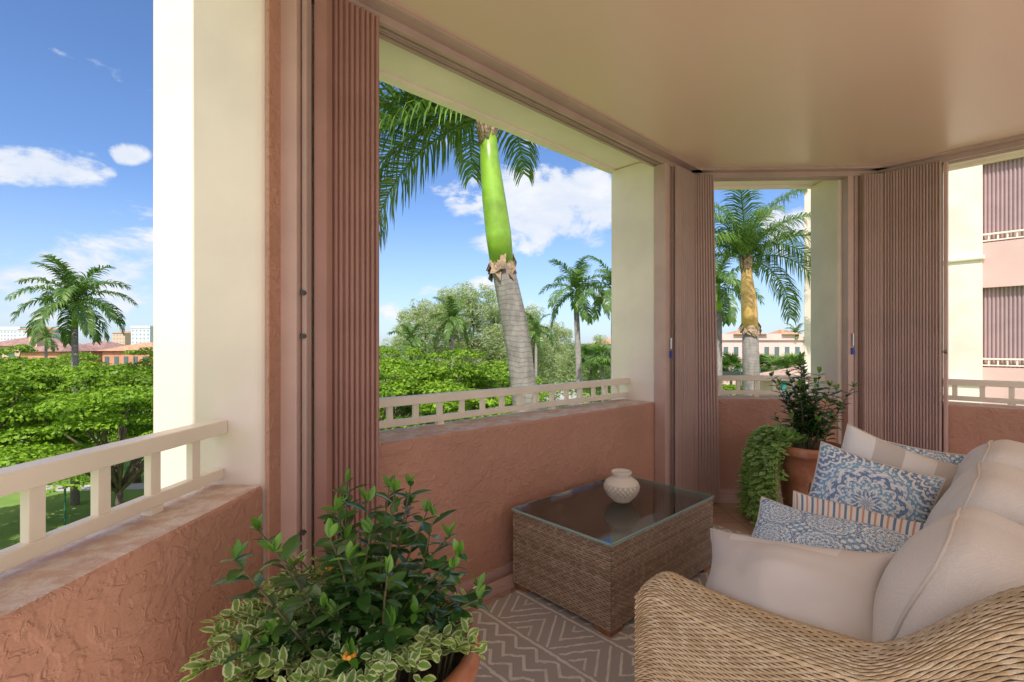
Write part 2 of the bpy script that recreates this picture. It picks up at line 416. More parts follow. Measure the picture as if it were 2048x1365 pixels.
# columns
r = thing('column', 'wide cream stucco column at left with a sunlit outer edge', 'column', (-1.0,1.8,0))
MB().prism([P1, C12, W2a, W2a+n2*.4, Vector((-1.165,2.06)), Vector((-1.205,1.60))], GZ, 4.2).build('shaft', M['cream'], r, bevel=.035, seg=5)
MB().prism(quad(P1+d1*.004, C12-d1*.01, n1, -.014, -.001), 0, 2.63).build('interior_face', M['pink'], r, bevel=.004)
r = thing('column', 'cream stucco column in the middle, at the far end of the long railing', 'column', (1.3,3.8,0))
MB().prism([W2b, C23, W3a, W3a+n3*.4, C23+Vector((-.152,.405)), W2b+n2*.4], GZ, 2.65).build('shaft', M['cream'], r, bevel=.02, seg=3)
r = thing('column', 'cream stucco column right of the narrow opening with the palm', 'column', (2.8,4.0,0))
MB().prism([W3b, C34, W4a, W4a+n4*.4, C34+Vector((.18,.394)), W3b+n3*.4], GZ, 2.65).build('shaft', M['cream'], r, bevel=.02, seg=3)
# railings
def railing(A, B, n, T, zs, zt, first, step, label, grp=None, w=.035):
    a = A+n*T; b = B+n*T; L = (b-a).length; dd = (b-a).normalized(); D = Vector((dd.x,dd.y,0)); 
    r = thing('railing', label, 'railing', ((a.x+b.x)/2, (a.y+b.y)/2, zs))
    c = (a+b)/2
    MB().box((c.x,c.y,zt-.022), (L,.055,.044), D).build('top_rail', M['rail'], r, bevel=.004)
    MB().box((c.x,c.y,zs+.035), (L,.03,.034), D).build('bottom_rail', M['rail'], r, bevel=.003)
    k = 0; s = first; me = None
    while s < L-.03:
        p = a+dd*s
        if me is None:
            o = MB().box((0,0,0), (w,.02,zt-.044-zs-.05), D).build('baluster', M['rail'], r, world=False, bevel=.002); me = o
        else:
            o = me.copy(); col.objects.link(o)
        o.location = (p.x-r.location.x, p.y-r.location.y, (zt-.044+zs+.052)/2 - zs)
        if k % 6 == 3:
            MB().box((p.x, p.y, zs+.009), (.04,.03,.019), D).build('foot', M['rail'], r)
        s += step; k += 1
railing(W1a, P1, n1, .15, .795, 1.005, .05, .155, 'cream metal railing at the far left in front of the trees')
railing(W2a+d2*.02, W2b-d2*.0, n2, .25, .826, .99, .06, .148, 'long cream metal railing in the wide middle opening', w=.03)
railing(W3a, W3b, n3, .2, .812, .99, .06, .15, 'short cream metal railing below the palm in the narrow opening', w=.03)
railing(W4a, E4, n4, .2, .812, .99, .06, .15, 'cream metal railing at the right edge before the neighbouring wing', w=.03)
# tracks
def track(A, B, n, lab):
    c = (A+B)/2; r = thing('shutter_track', lab, 'track', (c.x,c.y,2.55))
    mb = MB()
    mb.prism(quad(A,B,n,-.085,-.065), 2.575, 2.628); mb.prism(quad(A,B,n,-.005,.015), 2.575, 2.649); mb.prism(quad(A,B,n,-.064,-.006), 2.60, 2.628)
    mb.prism(quad(A,B,n,-.045,-.038), 2.575, 2.60); mb.prism(quad(A,B,n,-.030,-.023), 2.575, 2.60)
    mb.prism(quad(A,B,n,-.15,-.086), 2.612, 2.6295)
    mb.build('channel', M['track'], r)
    mb = MB(); mb.prism(quad(A,B,n,-.09,-.004), .001, .03); mb.prism(quad(A,B,n,-.085,-.065), .031, .06); mb.prism(quad(A,B,n,-.02,-.004), .031, .085)
    mb.build('floor_track', M['metal'], r)
    return r
tr_ = track(C12-d2*.05, C23, n2, 'long mauve shutter track under the ceiling over the middle opening')
for i in range(5):
    q = C12+d2*(.62+i*.13)-n2*.0455
    MB().tube([(q.x,q.y,.03),(q.x,q.y,.033)], .009, 10).build('fixing_hole', M['dark'], tr_)
track(C23, C34, n3, 'short mauve shutter track over the narrow opening')
track(C34, E4, n4, 'mauve shutter track over the opening at the right edge')
# accordion shutters
def accordion(A, dd, n, L, pitch, t0, t1, z0, z1, m, root, lean=0):
    k = int(L/pitch); pts = []
    for i in range(k):
        s = i*pitch; j = rnd.uniform(-.004,.004)
        pts += [(s, t1+j), (s+pitch*.16, t0+.008+j), (s+pitch*.26, t0+j), (s+pitch*.74, t0+j), (s+pitch*.84, t0+.008+j)]
    pts.append((k*pitch, t1))
    V = []
    for z, sh in ((z0, lean), (z1, 0)):
        for s, t in pts:
            p = A+dd*(s*(1+sh/max(L,.01)))+n*t; V.append((p.x,p.y,z))
    q = len(pts); Fq = [(i,i+1,q+i+1,q+i) for i in range(q-1)]
    np_mesh('pleated_panel', V, Fq, m, root)
    MB().prism(quad(A, A+dd*(k*pitch), n, t1+.008, -.005), z0, z1).build('inner_folds', m, root)
def post(root, c, size, dd, name='end_post', m=None, z0=.03, z1=2.58):
    MB().box((c.x,c.y,(z0+z1)/2), (size[0],size[1],z1-z0), Vector((dd.x,dd.y,0))).build(name, m or M['metal'], root, bevel=.004)
r = thing('accordion_shutter', 'reddish folded accordion storm shutter beside the left column', 'shutter', (-.70,1.85,0))
a0 = C12 + d2*((Vector((-.733,1.92))-C12).dot(d2))
accordion(a0-d2*.045, d2, n2, .235, .0215, -.115, -.09, .04, 2.575, M['shut_red'], r)
q = Vector((-.766,1.685)); post(r, q, (.062,.07), Vector((1,0)), 'jamb_post', M['metal'])
q = Vector((-.722,1.70)); post(r, q, (.018,.045), Vector((1,0)), 'jamb_channel', M['track'])
MB().prism([Vector((-.711,1.735)), Vector((-.672,1.752)), Vector((-.664,1.785)), Vector((-.705,1.80))], .03, 2.575).build('flat_blade', M['shut_red'], r, bevel=.003)
for z in (1.43, 1.28, .6):
    MB().tube([(-.722,1.70,z), (-.722,1.668,z)], .009, 10).build('bolt', M['dark'], r)
r = thing('accordion_shutter', 'folded accordion shutter stack at the end of the long parapet', 'shutter', (1.3,3.78,0))
accordion(W2b+d2*.10, d2, n2, .33, .022, -.12, -.10, .04, 2.575, M['shut'], r)
post(r, W2b+d2*.015-n2*.045, (.05,.09), d2)
post(r, W2b+d2*.065-n2*.05, (.03,.06), d2, 'lock_channel', M['shut'])
q = W2b+d2*.05-n2*.1
MB().tube([(q.x,q.y,1.22),(q.x,q.y,1.30)], .008, 8).build('lock_bolt', M['steel'], r); MB().box((q.x,q.y,1.18), (.02,.012,.05), (d2.x,d2.y,0)).build('key_tag', M['blue'], r)
r = thing('accordion_shutter', 'narrow accordion shutter stack flaring at the left of the narrow opening', 'shutter', (1.5,3.88,0))
accordion(C23+d3*.0+Vector((-.02,-.02)), d3, n3, .19, .019, -.13, -.11, .04, 2.575, M['shut'], r, lean=.05)
r = thing('accordion_shutter', 'thin folded shutter with end post beside the right cream column', 'shutter', (2.78,3.85,0))
accordion(C34-d3*.17, d3, n3, .17, .02, -.13, -.11, .04, 2.575, M['shut'], r)
post(r, C34-d3*.235-n3*.04, (.045,.08), d3); post(r, C34-d3*.19-n3*.05, (.03,.05), d3, 'lock_channel', M['shut'])
q = C34-d3*.225-n3*.09
MB().tube([(q.x,q.y,1.24),(q.x,q.y,1.34)], .008, 8).build('lock_bolt', M['steel'], r); MB().box((q.x,q.y,1.20), (.02,.012,.05)).build('key_tag', M['blue'], r)
r = thing('accordion_shutter', 'wide half folded accordion shutter behind the sofa at right', 'shutter', (3.05,3.7,0))
accordion(C34+d4*.01, d4, n4, .41, .0175, -.12, -.105, .04, 2.575, M['shut'], r)
post(r, C34+d4*.432-n4*.05, (.022,.07), d4); q = C34+d4*.425-n4*.095
MB().tube([(q.x,q.y,1.20),(q.x+.01,q.y-.02,1.20)], .012, 8).build('lock_knob', M['steel'], r)
# ------------------------------------------------------------------ rug
def uvplane(name, corners, uvs, m, z):
    me = bpy.data.meshes.new(name); me.from_pydata([(c.x,c.y,z) for c in corners], [], [(0,1,2,3)])
    u = me.uv_layers.new(); 
    for i, q in enumerate(uvs): u.data[i].uv = q
    return link(me, name, m)
dn = [(.85,-.45),(3.30,-.45),(3.30,1.77),(.85,1.77)]
rug = uvplane('rug', [S(a,b) for a,b in dn], [(b,a) for a,b in dn], M['rug'], .008)
tag(rug, 'grey flat woven rug with white tribal zigzags under the coffee table', 'rug')
# ------------------------------------------------------------------ weave
def weave(Pg, Ng, amp, gap=.06):
    R, Cn = Pg.shape[0]-1, Pg.shape[1]; j = np.arange(Cn)
    VV = []; FF = []; base = 0
    for rr in range(R):
        ph = np.cos(pi*j/2 + pi*rr)[:,None]
        lo, hi = Pg[rr], Pg[rr+1]; nn = (Ng[rr]+Ng[rr+1])/2
        sq = gap*(1.0-.9*ph)
        q1 = lo + (hi-lo)*sq + nn*amp*(ph*.55-.45); q2 = (lo+hi)/2 + nn*amp*(ph*.6+.7); q3 = hi - (hi-lo)*sq + nn*amp*(ph*.55-.45)
        VV.append(np.concatenate([q1,q2,q3])); i = np.arange(Cn-1)
        FF.append(np.stack([base+i, base+i+1, base+Cn+i+1, base+Cn+i], 1)); FF.append(np.stack([base+Cn+i, base+Cn+i+1, base+2*Cn+i+1, base+2*Cn+i], 1))
        base += 3*Cn
    return np.concatenate(VV), np.concatenate(FF)
def backing(Pg, Ng, off, root, name='weave_backing'):
    G = (Pg - Ng*off)[:, ::4]; R, Cn = G.shape[0], G.shape[1]
    i, j = np.meshgrid(np.arange(R-1), np.arange(Cn-1), indexing='ij'); a = (i*Cn+j).ravel()
    np_mesh(name, G.reshape(-1,3), np.stack([a, a+1, a+Cn+1, a+Cn], 1), M['weave_back'], root)
def weave_plane(O, U, V, n, du, dv, amp, ubow=0):
    nu = max(4, int(U.length/du)); nv = max(2, int(V.length/dv))
    a = np.linspace(0,1,nu+1); b = np.linspace(0,1,nv+1)
    Pg = np.array(O)[None,None,:] + a[None,:,None]*np.array(U)[None,None,:] + b[:,None,None]*np.array(V)[None,None,:]
    Ng = np.broadcast_to(np.array(n)[None,None,:], Pg.shape)
    return weave(Pg, Ng, amp)
Z = Vector((0,0,1))
# coffee table
tb = thing('coffee_table', 'brown wicker coffee table with a glass top', 'table', S(2.172,1.507,0))
da, db, na, nb = 1.695, 2.650, 1.206, 1.808
zt = .395
for nm, O, U, n in (('side_panel', S(da,na,.035), N2*(nb-na), -D2), ('side_panel', S(da,na,.035), D2*(db-da), -N2), ('side_panel', S(db,na,.035), N2*(nb-na), D2), ('side_panel', S(da,nb,.035), D2*(db-da), N2)):
    V, Fq = weave_plane(O, U, Z*(zt-.035), n, .009, .0105, .0036); np_mesh(nm, V, Fq, M['wick_t'], tb, True)
V, Fq = weave_plane(S(da,na,zt), D2*(db-da), N2*(nb-na), Z, .009, .0105, .0020); np_mesh('woven_top', V, Fq, M['wick_top'], tb, True)
MB().box(S((da+db)/2,(na+nb)/2,.2125), (db-da-.008, nb-na-.008, .355), D2, N2).build('core', M['weave_back'], tb)
MB().box(S((da+db)/2,(na+nb)/2,.408), (db-da+.006, nb-na+.006, .009), D2, N2).build('glass_top', M['glass'], tb)
mb = MB()
for d_ in (da-.0055, db+.0055): mb.box(S(d_,(na+nb)/2,.408), (.004, nb-na+.014, .0085), D2, N2)
for n_ in (na-.0055, nb+.0055): mb.box(S((da+db)/2,n_,.408), (db-da, .004, .0085), D2, N2)
mb.build('glass_edge', M['glass_edge'], tb)
for a in (da+.05, db-.05):
    for b in (na+.05, nb-.05):
        MB().box(S(a,b,.022), (.09,.09,.028), D2, N2).build('foot', M['wood'], tb, bevel=.004)
# vase
vp = Vector((.588,2.595,.4135))
pr = [(0,.0),(.045,.0),(.05,.006),(.075,.03),(.093,.062),(.096,.082),(.085,.105),(.066,.120),(.052,.127),(.047,.132),(.050,.135),(.047,.139),(.050,.143),(.053,.148),(.054,.156),(.051,.160),(.044,.153),(.040,.13),(.06,.11),(.07,.08),(0,.03)]
v = MB().lathe((0,0,0), pr, 48)
o = v.build('vase', M['vase'], smooth=True); o.location = vp; tag(o, 'small ivory ceramic vase with carved lattice on the glass table', 'vase')
# ------------------------------------------------------------------ sofa
sf = thing('sofa', 'honey wicker loveseat with beige linen cushions', 'sofa', S(1.94,.3,0))
R = .15; d0, d1_, nbk, nf = 1.137, 2.745, -.17, .73
def sstep(x): x = max(0,min(1,x)); return x*x*(3-2*x)
path = []
PS = .0072
def addline(a, b, n, k):
    L = math.hypot(b[0]-a[0], b[1]-a[1]); c = max(2,int(L/PS)); 
    for i in range(c): path.append((a[0]+(b[0]-a[0])*i/c, a[1]+(b[1]-a[1])*i/c, n[0], n[1], k))
def addarc(c, a0, a1, k):
    n = int(R*abs(a1-a0)/PS)
    for i in range(n):
        a = a0+(a1-a0)*i/n; path.append((c[0]+R*math.cos(a), c[1]+R*math.sin(a), math.cos(a), math.sin(a), k))
addline((d0,nf),(d0,nbk+R),(-1,0),0); addarc((d0+R,nbk+R), pi, 1.5*pi, 0); addline((d0+R,nbk),(d1_-R,nbk),(0,-1),1); addarc((d1_-R,nbk+R), 1.5*pi, 2*pi, 2); addline((d1_,nbk+R),(d1_,nf),(1,0),2)
def hh(p):
    n = p[1]
    h = .638 + .215*sstep((.25-n)/.29) - .014*math.sin(max(0,min(1,(n-.25)/.45))*pi)
    if n > nf-.07: h -= .05*((n-(nf-.07))/.07)**2
    return h
rr_ = .055
def panel(k, name):
    pp = [p for p in path if p[4] == k]
    idx = [i for i,p in enumerate(path) if p[4]==k]
    if idx[-1]+1 < len(path): pp = pp+[path[idx[-1]+1]]
    rows1, rows2, rows3 = 78, 24, 24
    G = []; NG = []
    for part, cnt in (('o',rows1),('r',rows2),('i',rows3)):
        for q in range(cnt + (1 if part=='i' else 0)):
            t = q/cnt; row = []; nr = []
            for p in pp:
                h = hh(p); base = S(p[0],p[1],0); nv = D2*p[2]+N2*p[3]
                if part == 'o': pos = base+Z*(.06+(h-rr_-.06)*t); no = nv
                elif part == 'r':
                    th = pi*t; ce_ = abs(math.cos(th))**.75*math.copysign(1,math.cos(th)); se_ = abs(math.sin(th))**.75
                    pos = base-nv*(rr_-rr_*ce_)+Z*(h-rr_+rr_*se_*.92); no = nv*math.cos(th)+Z*math.sin(th)
                else: pos = base-nv*2*rr_+Z*((h-rr_)+(.36-(h-rr_))*t); no = -nv
                row.append(pos); nr.append(no)
            G.append(row); NG.append(nr)
    G = np.array(G); NG = np.array(NG)
    V, Fq = weave(G, NG, .0031, .10); o = np_mesh(name, V, Fq, M['wick_s'], sf, True)
    backing(G, NG, .0036, o); return o
panel(0,'arm'); panel(1,'backrest'); panel(2,'arm')
for dd_ in (d0, d1_-.11):
    V, Fq = weave_plane(S(dd_,nf,.06), D2*.11, Z*.52, N2, .0095, .0095, .003); np_mesh('arm_front', V, Fq, M['wick_s'], sf, True)
V, Fq = weave_plane(S(d0+.11,nf-.03,.06), D2*(d1_-d0-.22), Z*.27, N2, .0095, .0095, .003); np_mesh('front_rail', V, Fq, M['wick_s'], sf, True)
MB().box(S(1.941,.30,.30), (1.34,.78,.05), D2, N2).build('seat_deck', M['dark'], sf)
for a in (d0+.08, d1_-.08):
    for b in (nbk+.1, nf-.07):
        MB().tube([S(a,b,0.009), S(a,b,.07)], [.022,.028], 12).build('foot', M['wood'], sf)
def fabric_mesh(name, V, Fq, UV, m, parent):
    o = np_mesh(name, V, Fq, m, parent, True); me = o.data; ul = me.uv_layers.new()
    vi = np.zeros(len(me.loops), dtype=np.int32); me.loops.foreach_get('vertex_index', vi)
    ul.data.foreach_set('uv', np.asarray(UV, dtype=np.float32)[vi].ravel()); return o
def boxcushion(c, ax, ay, az, w, h, t, name, parent, ex=5.0, seed=0, plump=.28, wrk=1.0):
    n = 34; V = []; UV = []; Fq = []; idx = {}
    def wrf(x, y, z):
        crease = 0.0
        for q in range(5):
            a = seed*1.7+q*1.27; dd = x*math.cos(a)+y*math.sin(a) - .6*math.sin(seed*2+q*1.9) + .12*math.sin(3*x+2*y+q)
            crease -= math.exp(-(dd*8)**2)*.030*max(0, .8 - abs(x*math.sin(a)-y*math.cos(a)-.5*math.cos(q+seed)))
        return wrk*(mnoise.noise(Vector((x*1.5+seed,y*1.5,z*.6+seed)))*.06 + crease)
    def vid(a,b,c_):
        key = (round(a,4),round(b,4),round(c_,4))
        if key in idx: return idx[key]
        k = (abs(a)**ex+abs(b)**ex+abs(c_)**ex)**(-1/ex)
        x,y,z = a*k, b*k, c_*k
        bul = 1+plump*(1-x*x)*(1-y*y)*abs(z) 
        wr = wrf(x,y,z)
        pos = c + ax*(x*w/2*(1+wr*.4)) + ay*(y*h/2*(1+wr*.5)) + az*(z*t/2*bul + wr*t*.9)
        V.append(pos); UV.append((x*w, y*h) if abs(c_)>.99 else (x*w+z*t, y*h+z*t)); idx[key] = len(V)-1; return idx[key]
    L = [(-1+2*i/n) for i in range(n+1)]
    for s in (-1,1):
        for i in range(n):
            for j in range(n):
                for f in range(3):
                    q = []
                    for (a,b) in ((L[i],L[j]),(L[i+1],L[j]),(L[i+1],L[j+1]),(L[i],L[j+1])):
                        q.append(vid(*((a,b,s) if f==0 else (s,a,b) if f==1 else (b,s,a))))
                    if s < 0: q = q[::-1]
                    Fq.append(q)
    o = fabric_mesh(name, V, Fq, UV, M['linen'], parent)
    for zz in (-.8,.8):
        pts = []
        for i in range(129):
            an = 2*pi*i/128; ca, sa = math.cos(an), math.sin(an)
            rho = (max(0,1-abs(zz)**ex))**(1/ex) / ((abs(ca)**ex+abs(sa)**ex)**(1/ex))
            x, y = ca*rho, sa*rho; wr = wrf(x,y,zz); bul = 1+plump*(1-x*x)*(1-y*y)*abs(zz)
            ctr = c+ax*(x*w/2*(1+wr*.4))+ay*(y*h/2*(1+wr*.5))+az*(zz*t/2*bul+wr*t*.9)
            outw = (ax*ca+ay*sa).normalized()
            pts.append(ctr+outw*.002)
        MB().tube(pts, .0045, 6).build('piping', M['piping'], o, smooth=True)
    return o
for i, dc in enumerate((1.605, 2.28)):
    boxcushion(S(dc,.35,.415), D2, -N2*1.0, Z, .68, .70, .17, 'seat_cushion', sf, 7, i*3.1)
for i, (dc, n_, zc, tl) in enumerate(((1.50,.11,.645,.38), (1.95,.075,.68,.28), (2.395,.065,.70,.24))):
    up = (Z*math.cos(tl) - N2*math.sin(tl)); fr = (N2*math.cos(tl) + Z*math.sin(tl))
    boxcushion(S(dc,n_,zc), D2, up, fr, .45, .42, .19, 'back_cushion', sf, 4.2, 5+i*4.7, .5, 1.0)
def pillow(c, ax, ay, w, h, t, m, name, label, seed=0, pinch=.09, pe=.42):
    az = ax.cross(ay).normalized(); n = 30; V = []; UV = []; Fq = []
    for s in (1,-1):
        b0 = len(V)
        for i in range(n+1):
            for j in range(n+1):
                a, b = -1+2*i/n, -1+2*j/n
                a2 = math.sin(a*pi/2)*.35+a*.65; b2 = math.sin(b*pi/2)*.35+b*.65
                x = a2*(1-pinch*(1-b2*b2)); y = b2*(1-pinch*(1-a2*a2))
                z = s*(max(0,(1-a2**2))*max(0,(1-b2**2)))**pe
                wr = mnoise.noise(Vector((x*2.2+seed,y*2.2,s*.5+seed)))*.10*abs(z)+mnoise.noise(Vector((x*6+seed,y*6,s)))*.04*abs(z)
                sag = mnoise.noise(Vector((x*1.1+seed*2,y*1.1,3)))*.15*t
                V.append(c+ax*(x*w/2)+ay*(y*h/2)+az*((z+wr)*t/2+sag)); UV.append((a2,b2))
        for i in range(n):
            for j in range(n):
                q = [b0+i*(n+1)+j, b0+(i+1)*(n+1)+j, b0+(i+1)*(n+1)+j+1, b0+i*(n+1)+j+1]
                Fq.append(q if s > 0 else q[::-1])
    r = thing(name, label, 'pillow', c)
    fabric_mesh('cover', V, Fq, UV, m, r)
    pts = []
    for i in range(4*16+1):
        k, f = divmod(i,16); f = f/16*2-1; k %= 4
        a, b = ((f,-1),(1,f),(-f,1),(-1,-f))[k]
        x, y = a*(1-pinch*(1-b*b)), b*(1-pinch*(1-a*a))
        pts.append(c+ax*(x*w/2)+ay*(y*h/2)+az*(mnoise.noise(Vector((x*1.1+seed*2,y*1.1,3)))*.15*t))
    MB().tube(pts, .004, 6).build('piping', M['piping'], r, smooth=True)
    return r
def pil(d_, n_, z_, roll, yaw, recl, w, h, t, m, label, seed, pinch=.09, pe=.42):
    ax = (w1*math.cos(roll)+Z*math.sin(roll)+D2*yaw).normalized(); up = (Z-ax*Z.dot(ax)).normalized()
    ay = (up*math.cos(recl) + ax.cross(up)*math.sin(recl)).normalized()
    pillow(S(d_,n_,z_), ax, ay, w, h, t, m, 'throw_pillow', label, seed, pinch, pe)
w1 = (-N2).normalized()
pil(1.39,.44,.575, .14, 0, -.72, .47, .34, .27, M['beige'], 'plump plain beige throw pillow with a pale band, nearest to the camera', 1, .14, .5)
pil(1.66,.42,.59, -.05, 0, -.90, .46, .36, .17, M['pais'], 'blue and white pillow of small medallions lying behind the beige one', 2)
pil(1.86,.37,.59, -.05, .1, -.95, .44, .36, .10, M['stripe'], 'red white and blue striped pillow peeking out between two blue ones', 3)
pil(2.14,.41,.66, -.22, .12, -.42, .375, .375, .17, M['mand'], 'upright square pillow with one big blue medallion', 4)
pil(2.34,.38,.675, -.36, .25, -.25, .40, .40, .15, M['band'], 'beige and white wide striped pillow behind the blue medallion pillow', 5)
pil(2.50,.27,.675, -.1, .3, -.15, .38, .34, .12, M['pais'], 'blue patterned pillow hidden furthest back in the sofa corner', 6)
# ------------------------------------------------------------------ leaves
st = np.array([0,.2,.45,.72,.9,1.0]); hw = np.array([.015,.15,.22,.17,.08,.004])
def leaf_template(wd=1.0, curl=.18, fold=.25):
    V = []; E = []
    for s, h in zip(st, hw):
        zc = -curl*s*s
        V += [(s, -h*wd, zc+fold*h), (s, 0, zc), (s, h*wd, zc+fold*h)]; E += [1,0,1]
    Fq = []
    for i in range(len(st)-1):
        a = i*3; Fq += [(a,a+3,a+4,a+1),(a+1,a+4,a+5,a+2)]
    return np.array(V), np.array(Fq), np.array(E, dtype=float)
def instances(tv, tf, pos, dirs, ups, size):
    x = dirs/np.linalg.norm(dirs,axis=1,keepdims=True); y = np.cross(ups, x); ny = np.linalg.norm(y,axis=1,keepdims=True); y = y/np.maximum(ny,1e-6); z = np.cross(x,y)
    V = pos[:,None,:] + size[:,None,None]*(tv[None,:,0:1]*x[:,None,:]+tv[None,:,1:2]*y[:,None,:]+tv[None,:,2:3]*z[:,None,:])
    n = len(tv); Fq = tf[None]+ (np.arange(len(pos))*n)[:,None,None]
    return V.reshape(-1,3), Fq.reshape(-1,4)
def potted(center, rimz, rimr, label, ustems, uh, uspread, leafsz, tstems, tlen, tleaf, seed, tdir=None, frac_=.45, sig=.55, dens=1.0, tm='varie', rise_=(.6,1.6), avoid=None, minh=.35):
    R_ = random.Random(seed); r = thing('potted_plant', label, 'plant', (center[0],center[1],0))
    H = rimz; k = rimr
    prof = [(0,0.01),(k*.62,0.01),(k*.66,.02),(k*.80,H*.4),(k*.90,H*.75),(k*.92,H-.07),(k*.99,H-.065),(k*1.02,H-.05),(k*1.02,H-.015),(k*.99,H),(k*.92,H),(k*.89,H-.03),(k*.87,H-.08),(0,H-.08)]
    MB().lathe((center[0],center[1],0), prof, 56).build('pot', M['terra'], r, smooth=True)
    MB().lathe((center[0],center[1],0), [(0,H-.045),(k*.5,H-.05),(k*.89,H-.062)], 30).build('soil', M['soil'], r, smooth=True)
    c = Vector((center[0],center[1],H-.05))
    smb = MB(); P0=[];Dd=[];U=[];Sz=[]; P1_=[];D1=[];U1=[];S1=[]; tips=[]
    for i in range(ustems):
        an = R_.uniform(0,2*pi); rad = R_.uniform(0,k*.35); b = c+Vector((math.cos(an)*rad, math.sin(an)*rad, 0))
        out = uspread*R_.uniform(.1,1); hgt = uh*R_.uniform(minh,1)*(1-.30*out/uspread)
        an2 = an+R_.uniform(-.6,.6); top = c+Vector((math.cos(an2)*out, math.sin(an2)*out, hgt))
        mid = (b+top)/2+Vector((math.cos(an2),math.sin(an2),0))*(-.02)+Vector((R_.uniform(-.03,.03),R_.uniform(-.03,.03),.02))
        pts = [b*(1-t)**2+mid*2*t*(1-t)+top*t*t for t in [q/8 for q in range(9)]]
        smb.tube(pts, [.0045*(1-.6*q/8) for q in range(9)], 5)
        L = (top-b).length; nn = max(3,int(L/.030*dens)); ph = R_.uniform(0,6)
        for q in range(nn):
            t = .18+.82*(q+1)/nn; p = b*(1-t)**2+mid*2*t*(1-t)+top*t*t; tg = (pts[min(8,int(t*8)+0)]-pts[max(0,int(t*8)-1)]).normalized()
            for w in (0,1):
                a = ph+q*1.57+w*pi; h = Vector((math.cos(a),math.sin(a),0)); dr = (h*R_.uniform(.7,1.1)+tg*R_.uniform(.2,.75)+Vector((0,0,R_.uniform(-.3,.15)))).normalized()
                s = leafsz*R_.uniform(.65,1.15)*(1-.25*t)
                hi = t > .93 and i % 3 == 0
                (P1_ if hi else P0).append(p); (D1 if hi else Dd).append(dr); (U1 if hi else U).append(Vector((R_.uniform(-.3,.3),R_.uniform(-.3,.3),1))); (S1 if hi else Sz).append(s*(.7 if t > .93 else 1))
        for w in range(3):
            P1_.append(top); D1.append(Vector((R_.uniform(-.5,.5),R_.uniform(-.5,.5),1))); U1.append(Vector((R_.uniform(-1,1),R_.uniform(-1,1),.3))); S1.append(leafsz*.5)
        tips.append(top)
    tv, tf, te = leaf_template(1.0)
    V, Fq = instances(tv, tf, np.array(P0), np.array(Dd), np.array(U), np.array(Sz)); np_mesh('foliage', V, Fq, M['glossy'], r, True)
    V, Fq = instances(tv, tf, np.array(P1_), np.array(D1), np.array(U1), np.array(S1)); np_mesh('young_leaves', V, Fq, M['young'], r, True)
    P0=[];Dd=[];U=[];Sz=[]
    for i in range(tstems):
        fr_ = tdir is None or R_.random() < frac_
        an = R_.uniform(0,2*pi) if fr_ else tdir+R_.gauss(0,sig)
        o_ = Vector((math.cos(an),math.sin(an),0)); b = c+o_*R_.uniform(k*.1,k*.8); L = tlen*R_.uniform(.5,1.1)
        if tdir is not None and math.cos(an-tdir) < .6: L = min(L*.5, .17)
        if avoid:
            am = math.degrees(an) % 360
            if avoid[0] < am < avoid[1]:
                if avoid[2] == 0: continue
                b = c+o_*R_.uniform(0,k*.6); L = .13
        p = b.copy(); v = (o_*R_.uniform(.3,.8)+Z*R_.uniform(*rise_)).normalized(); pts=[p.copy()]; step=.022; n = max(3,int(L/step))
        side = Vector((R_.uniform(-1,1),R_.uniform(-1,1),0))*.08
        for q in range(n):
            g = .12 if (p-c).xy.length < k*1.0 else .25
            v = (v+Vector((0,0,-g))+side*.3).normalized(); p = p+v*step
            dxy = (p-c).xy.length
            if dxy < k*1.03 and p.z < H+.012: p.z = H+.012+R_.uniform(0,.01); v.z = max(v.z, .0); v = (v+o_*.4).normalized()
            if p.z < .03: p.z = .03; v.z = 0; v = (v + o_*.2+side*4).normalized()
            pts.append(p.copy()); 
            for w in (0,1):
                if R_.random() < .1: continue
                a = q*1.57+w*pi; h = Vector((math.cos(a),math.sin(a),R_.uniform(.1,.7)))
                P0.append(p.copy()); Dd.append((h+v*.5+o_*.3).normalized()); U.append(Vector((o_.x*.6,o_.y*.6,1))+Vector((R_.uniform(-.4,.4),R_.uniform(-.4,.4),0))); Sz.append(tleaf*R_.uniform(.6,1.15))
        smb.tube(pts, .0018, 4, cap=False)
    tv, tf, te = leaf_template(1.45, .12, .12)
    V, Fq = instances(tv, tf, np.array(P0), np.array(Dd), np.array(U), np.array(Sz)); np_mesh('trailing_foliage', V, Fq, M[tm], r, True, attr=np.tile(te, len(P0)))
    smb.build('stems', M['stem'], r, smooth=True)
    return r, tips
pr_, tips = potted((-.365,1.20), .515, .28, 'big glossy green plant in a terracotta pot with pale trailing leaves, in the left foreground', 54, .50, .30, .080, 340, .21, .034, 5, tdir=pi*1.0, frac_=.72, sig=.7, dens=.85, avoid=(290,335,1), minh=.3)
mb = MB()
for i in (3,9,15):
    for a in range(6):
        mb.tube([tips[i], tips[i]+Vector((math.cos(a),math.sin(a),.6))*.012], [.004,.005], 5)
mb.build('flowers', M['flower'], pr_)
potted((2.07,3.36), .56, .22, 'leafy plant in a tall weathered terracotta pot behind the sofa, trailing down to the floor', 28, .72, .27, .09, 150, .74, .052, 9, tdir=pi*.98, frac_=.05, sig=.30, tm='ivy', rise_=(.4,1.2), dens=.9, avoid=(205,350,0))
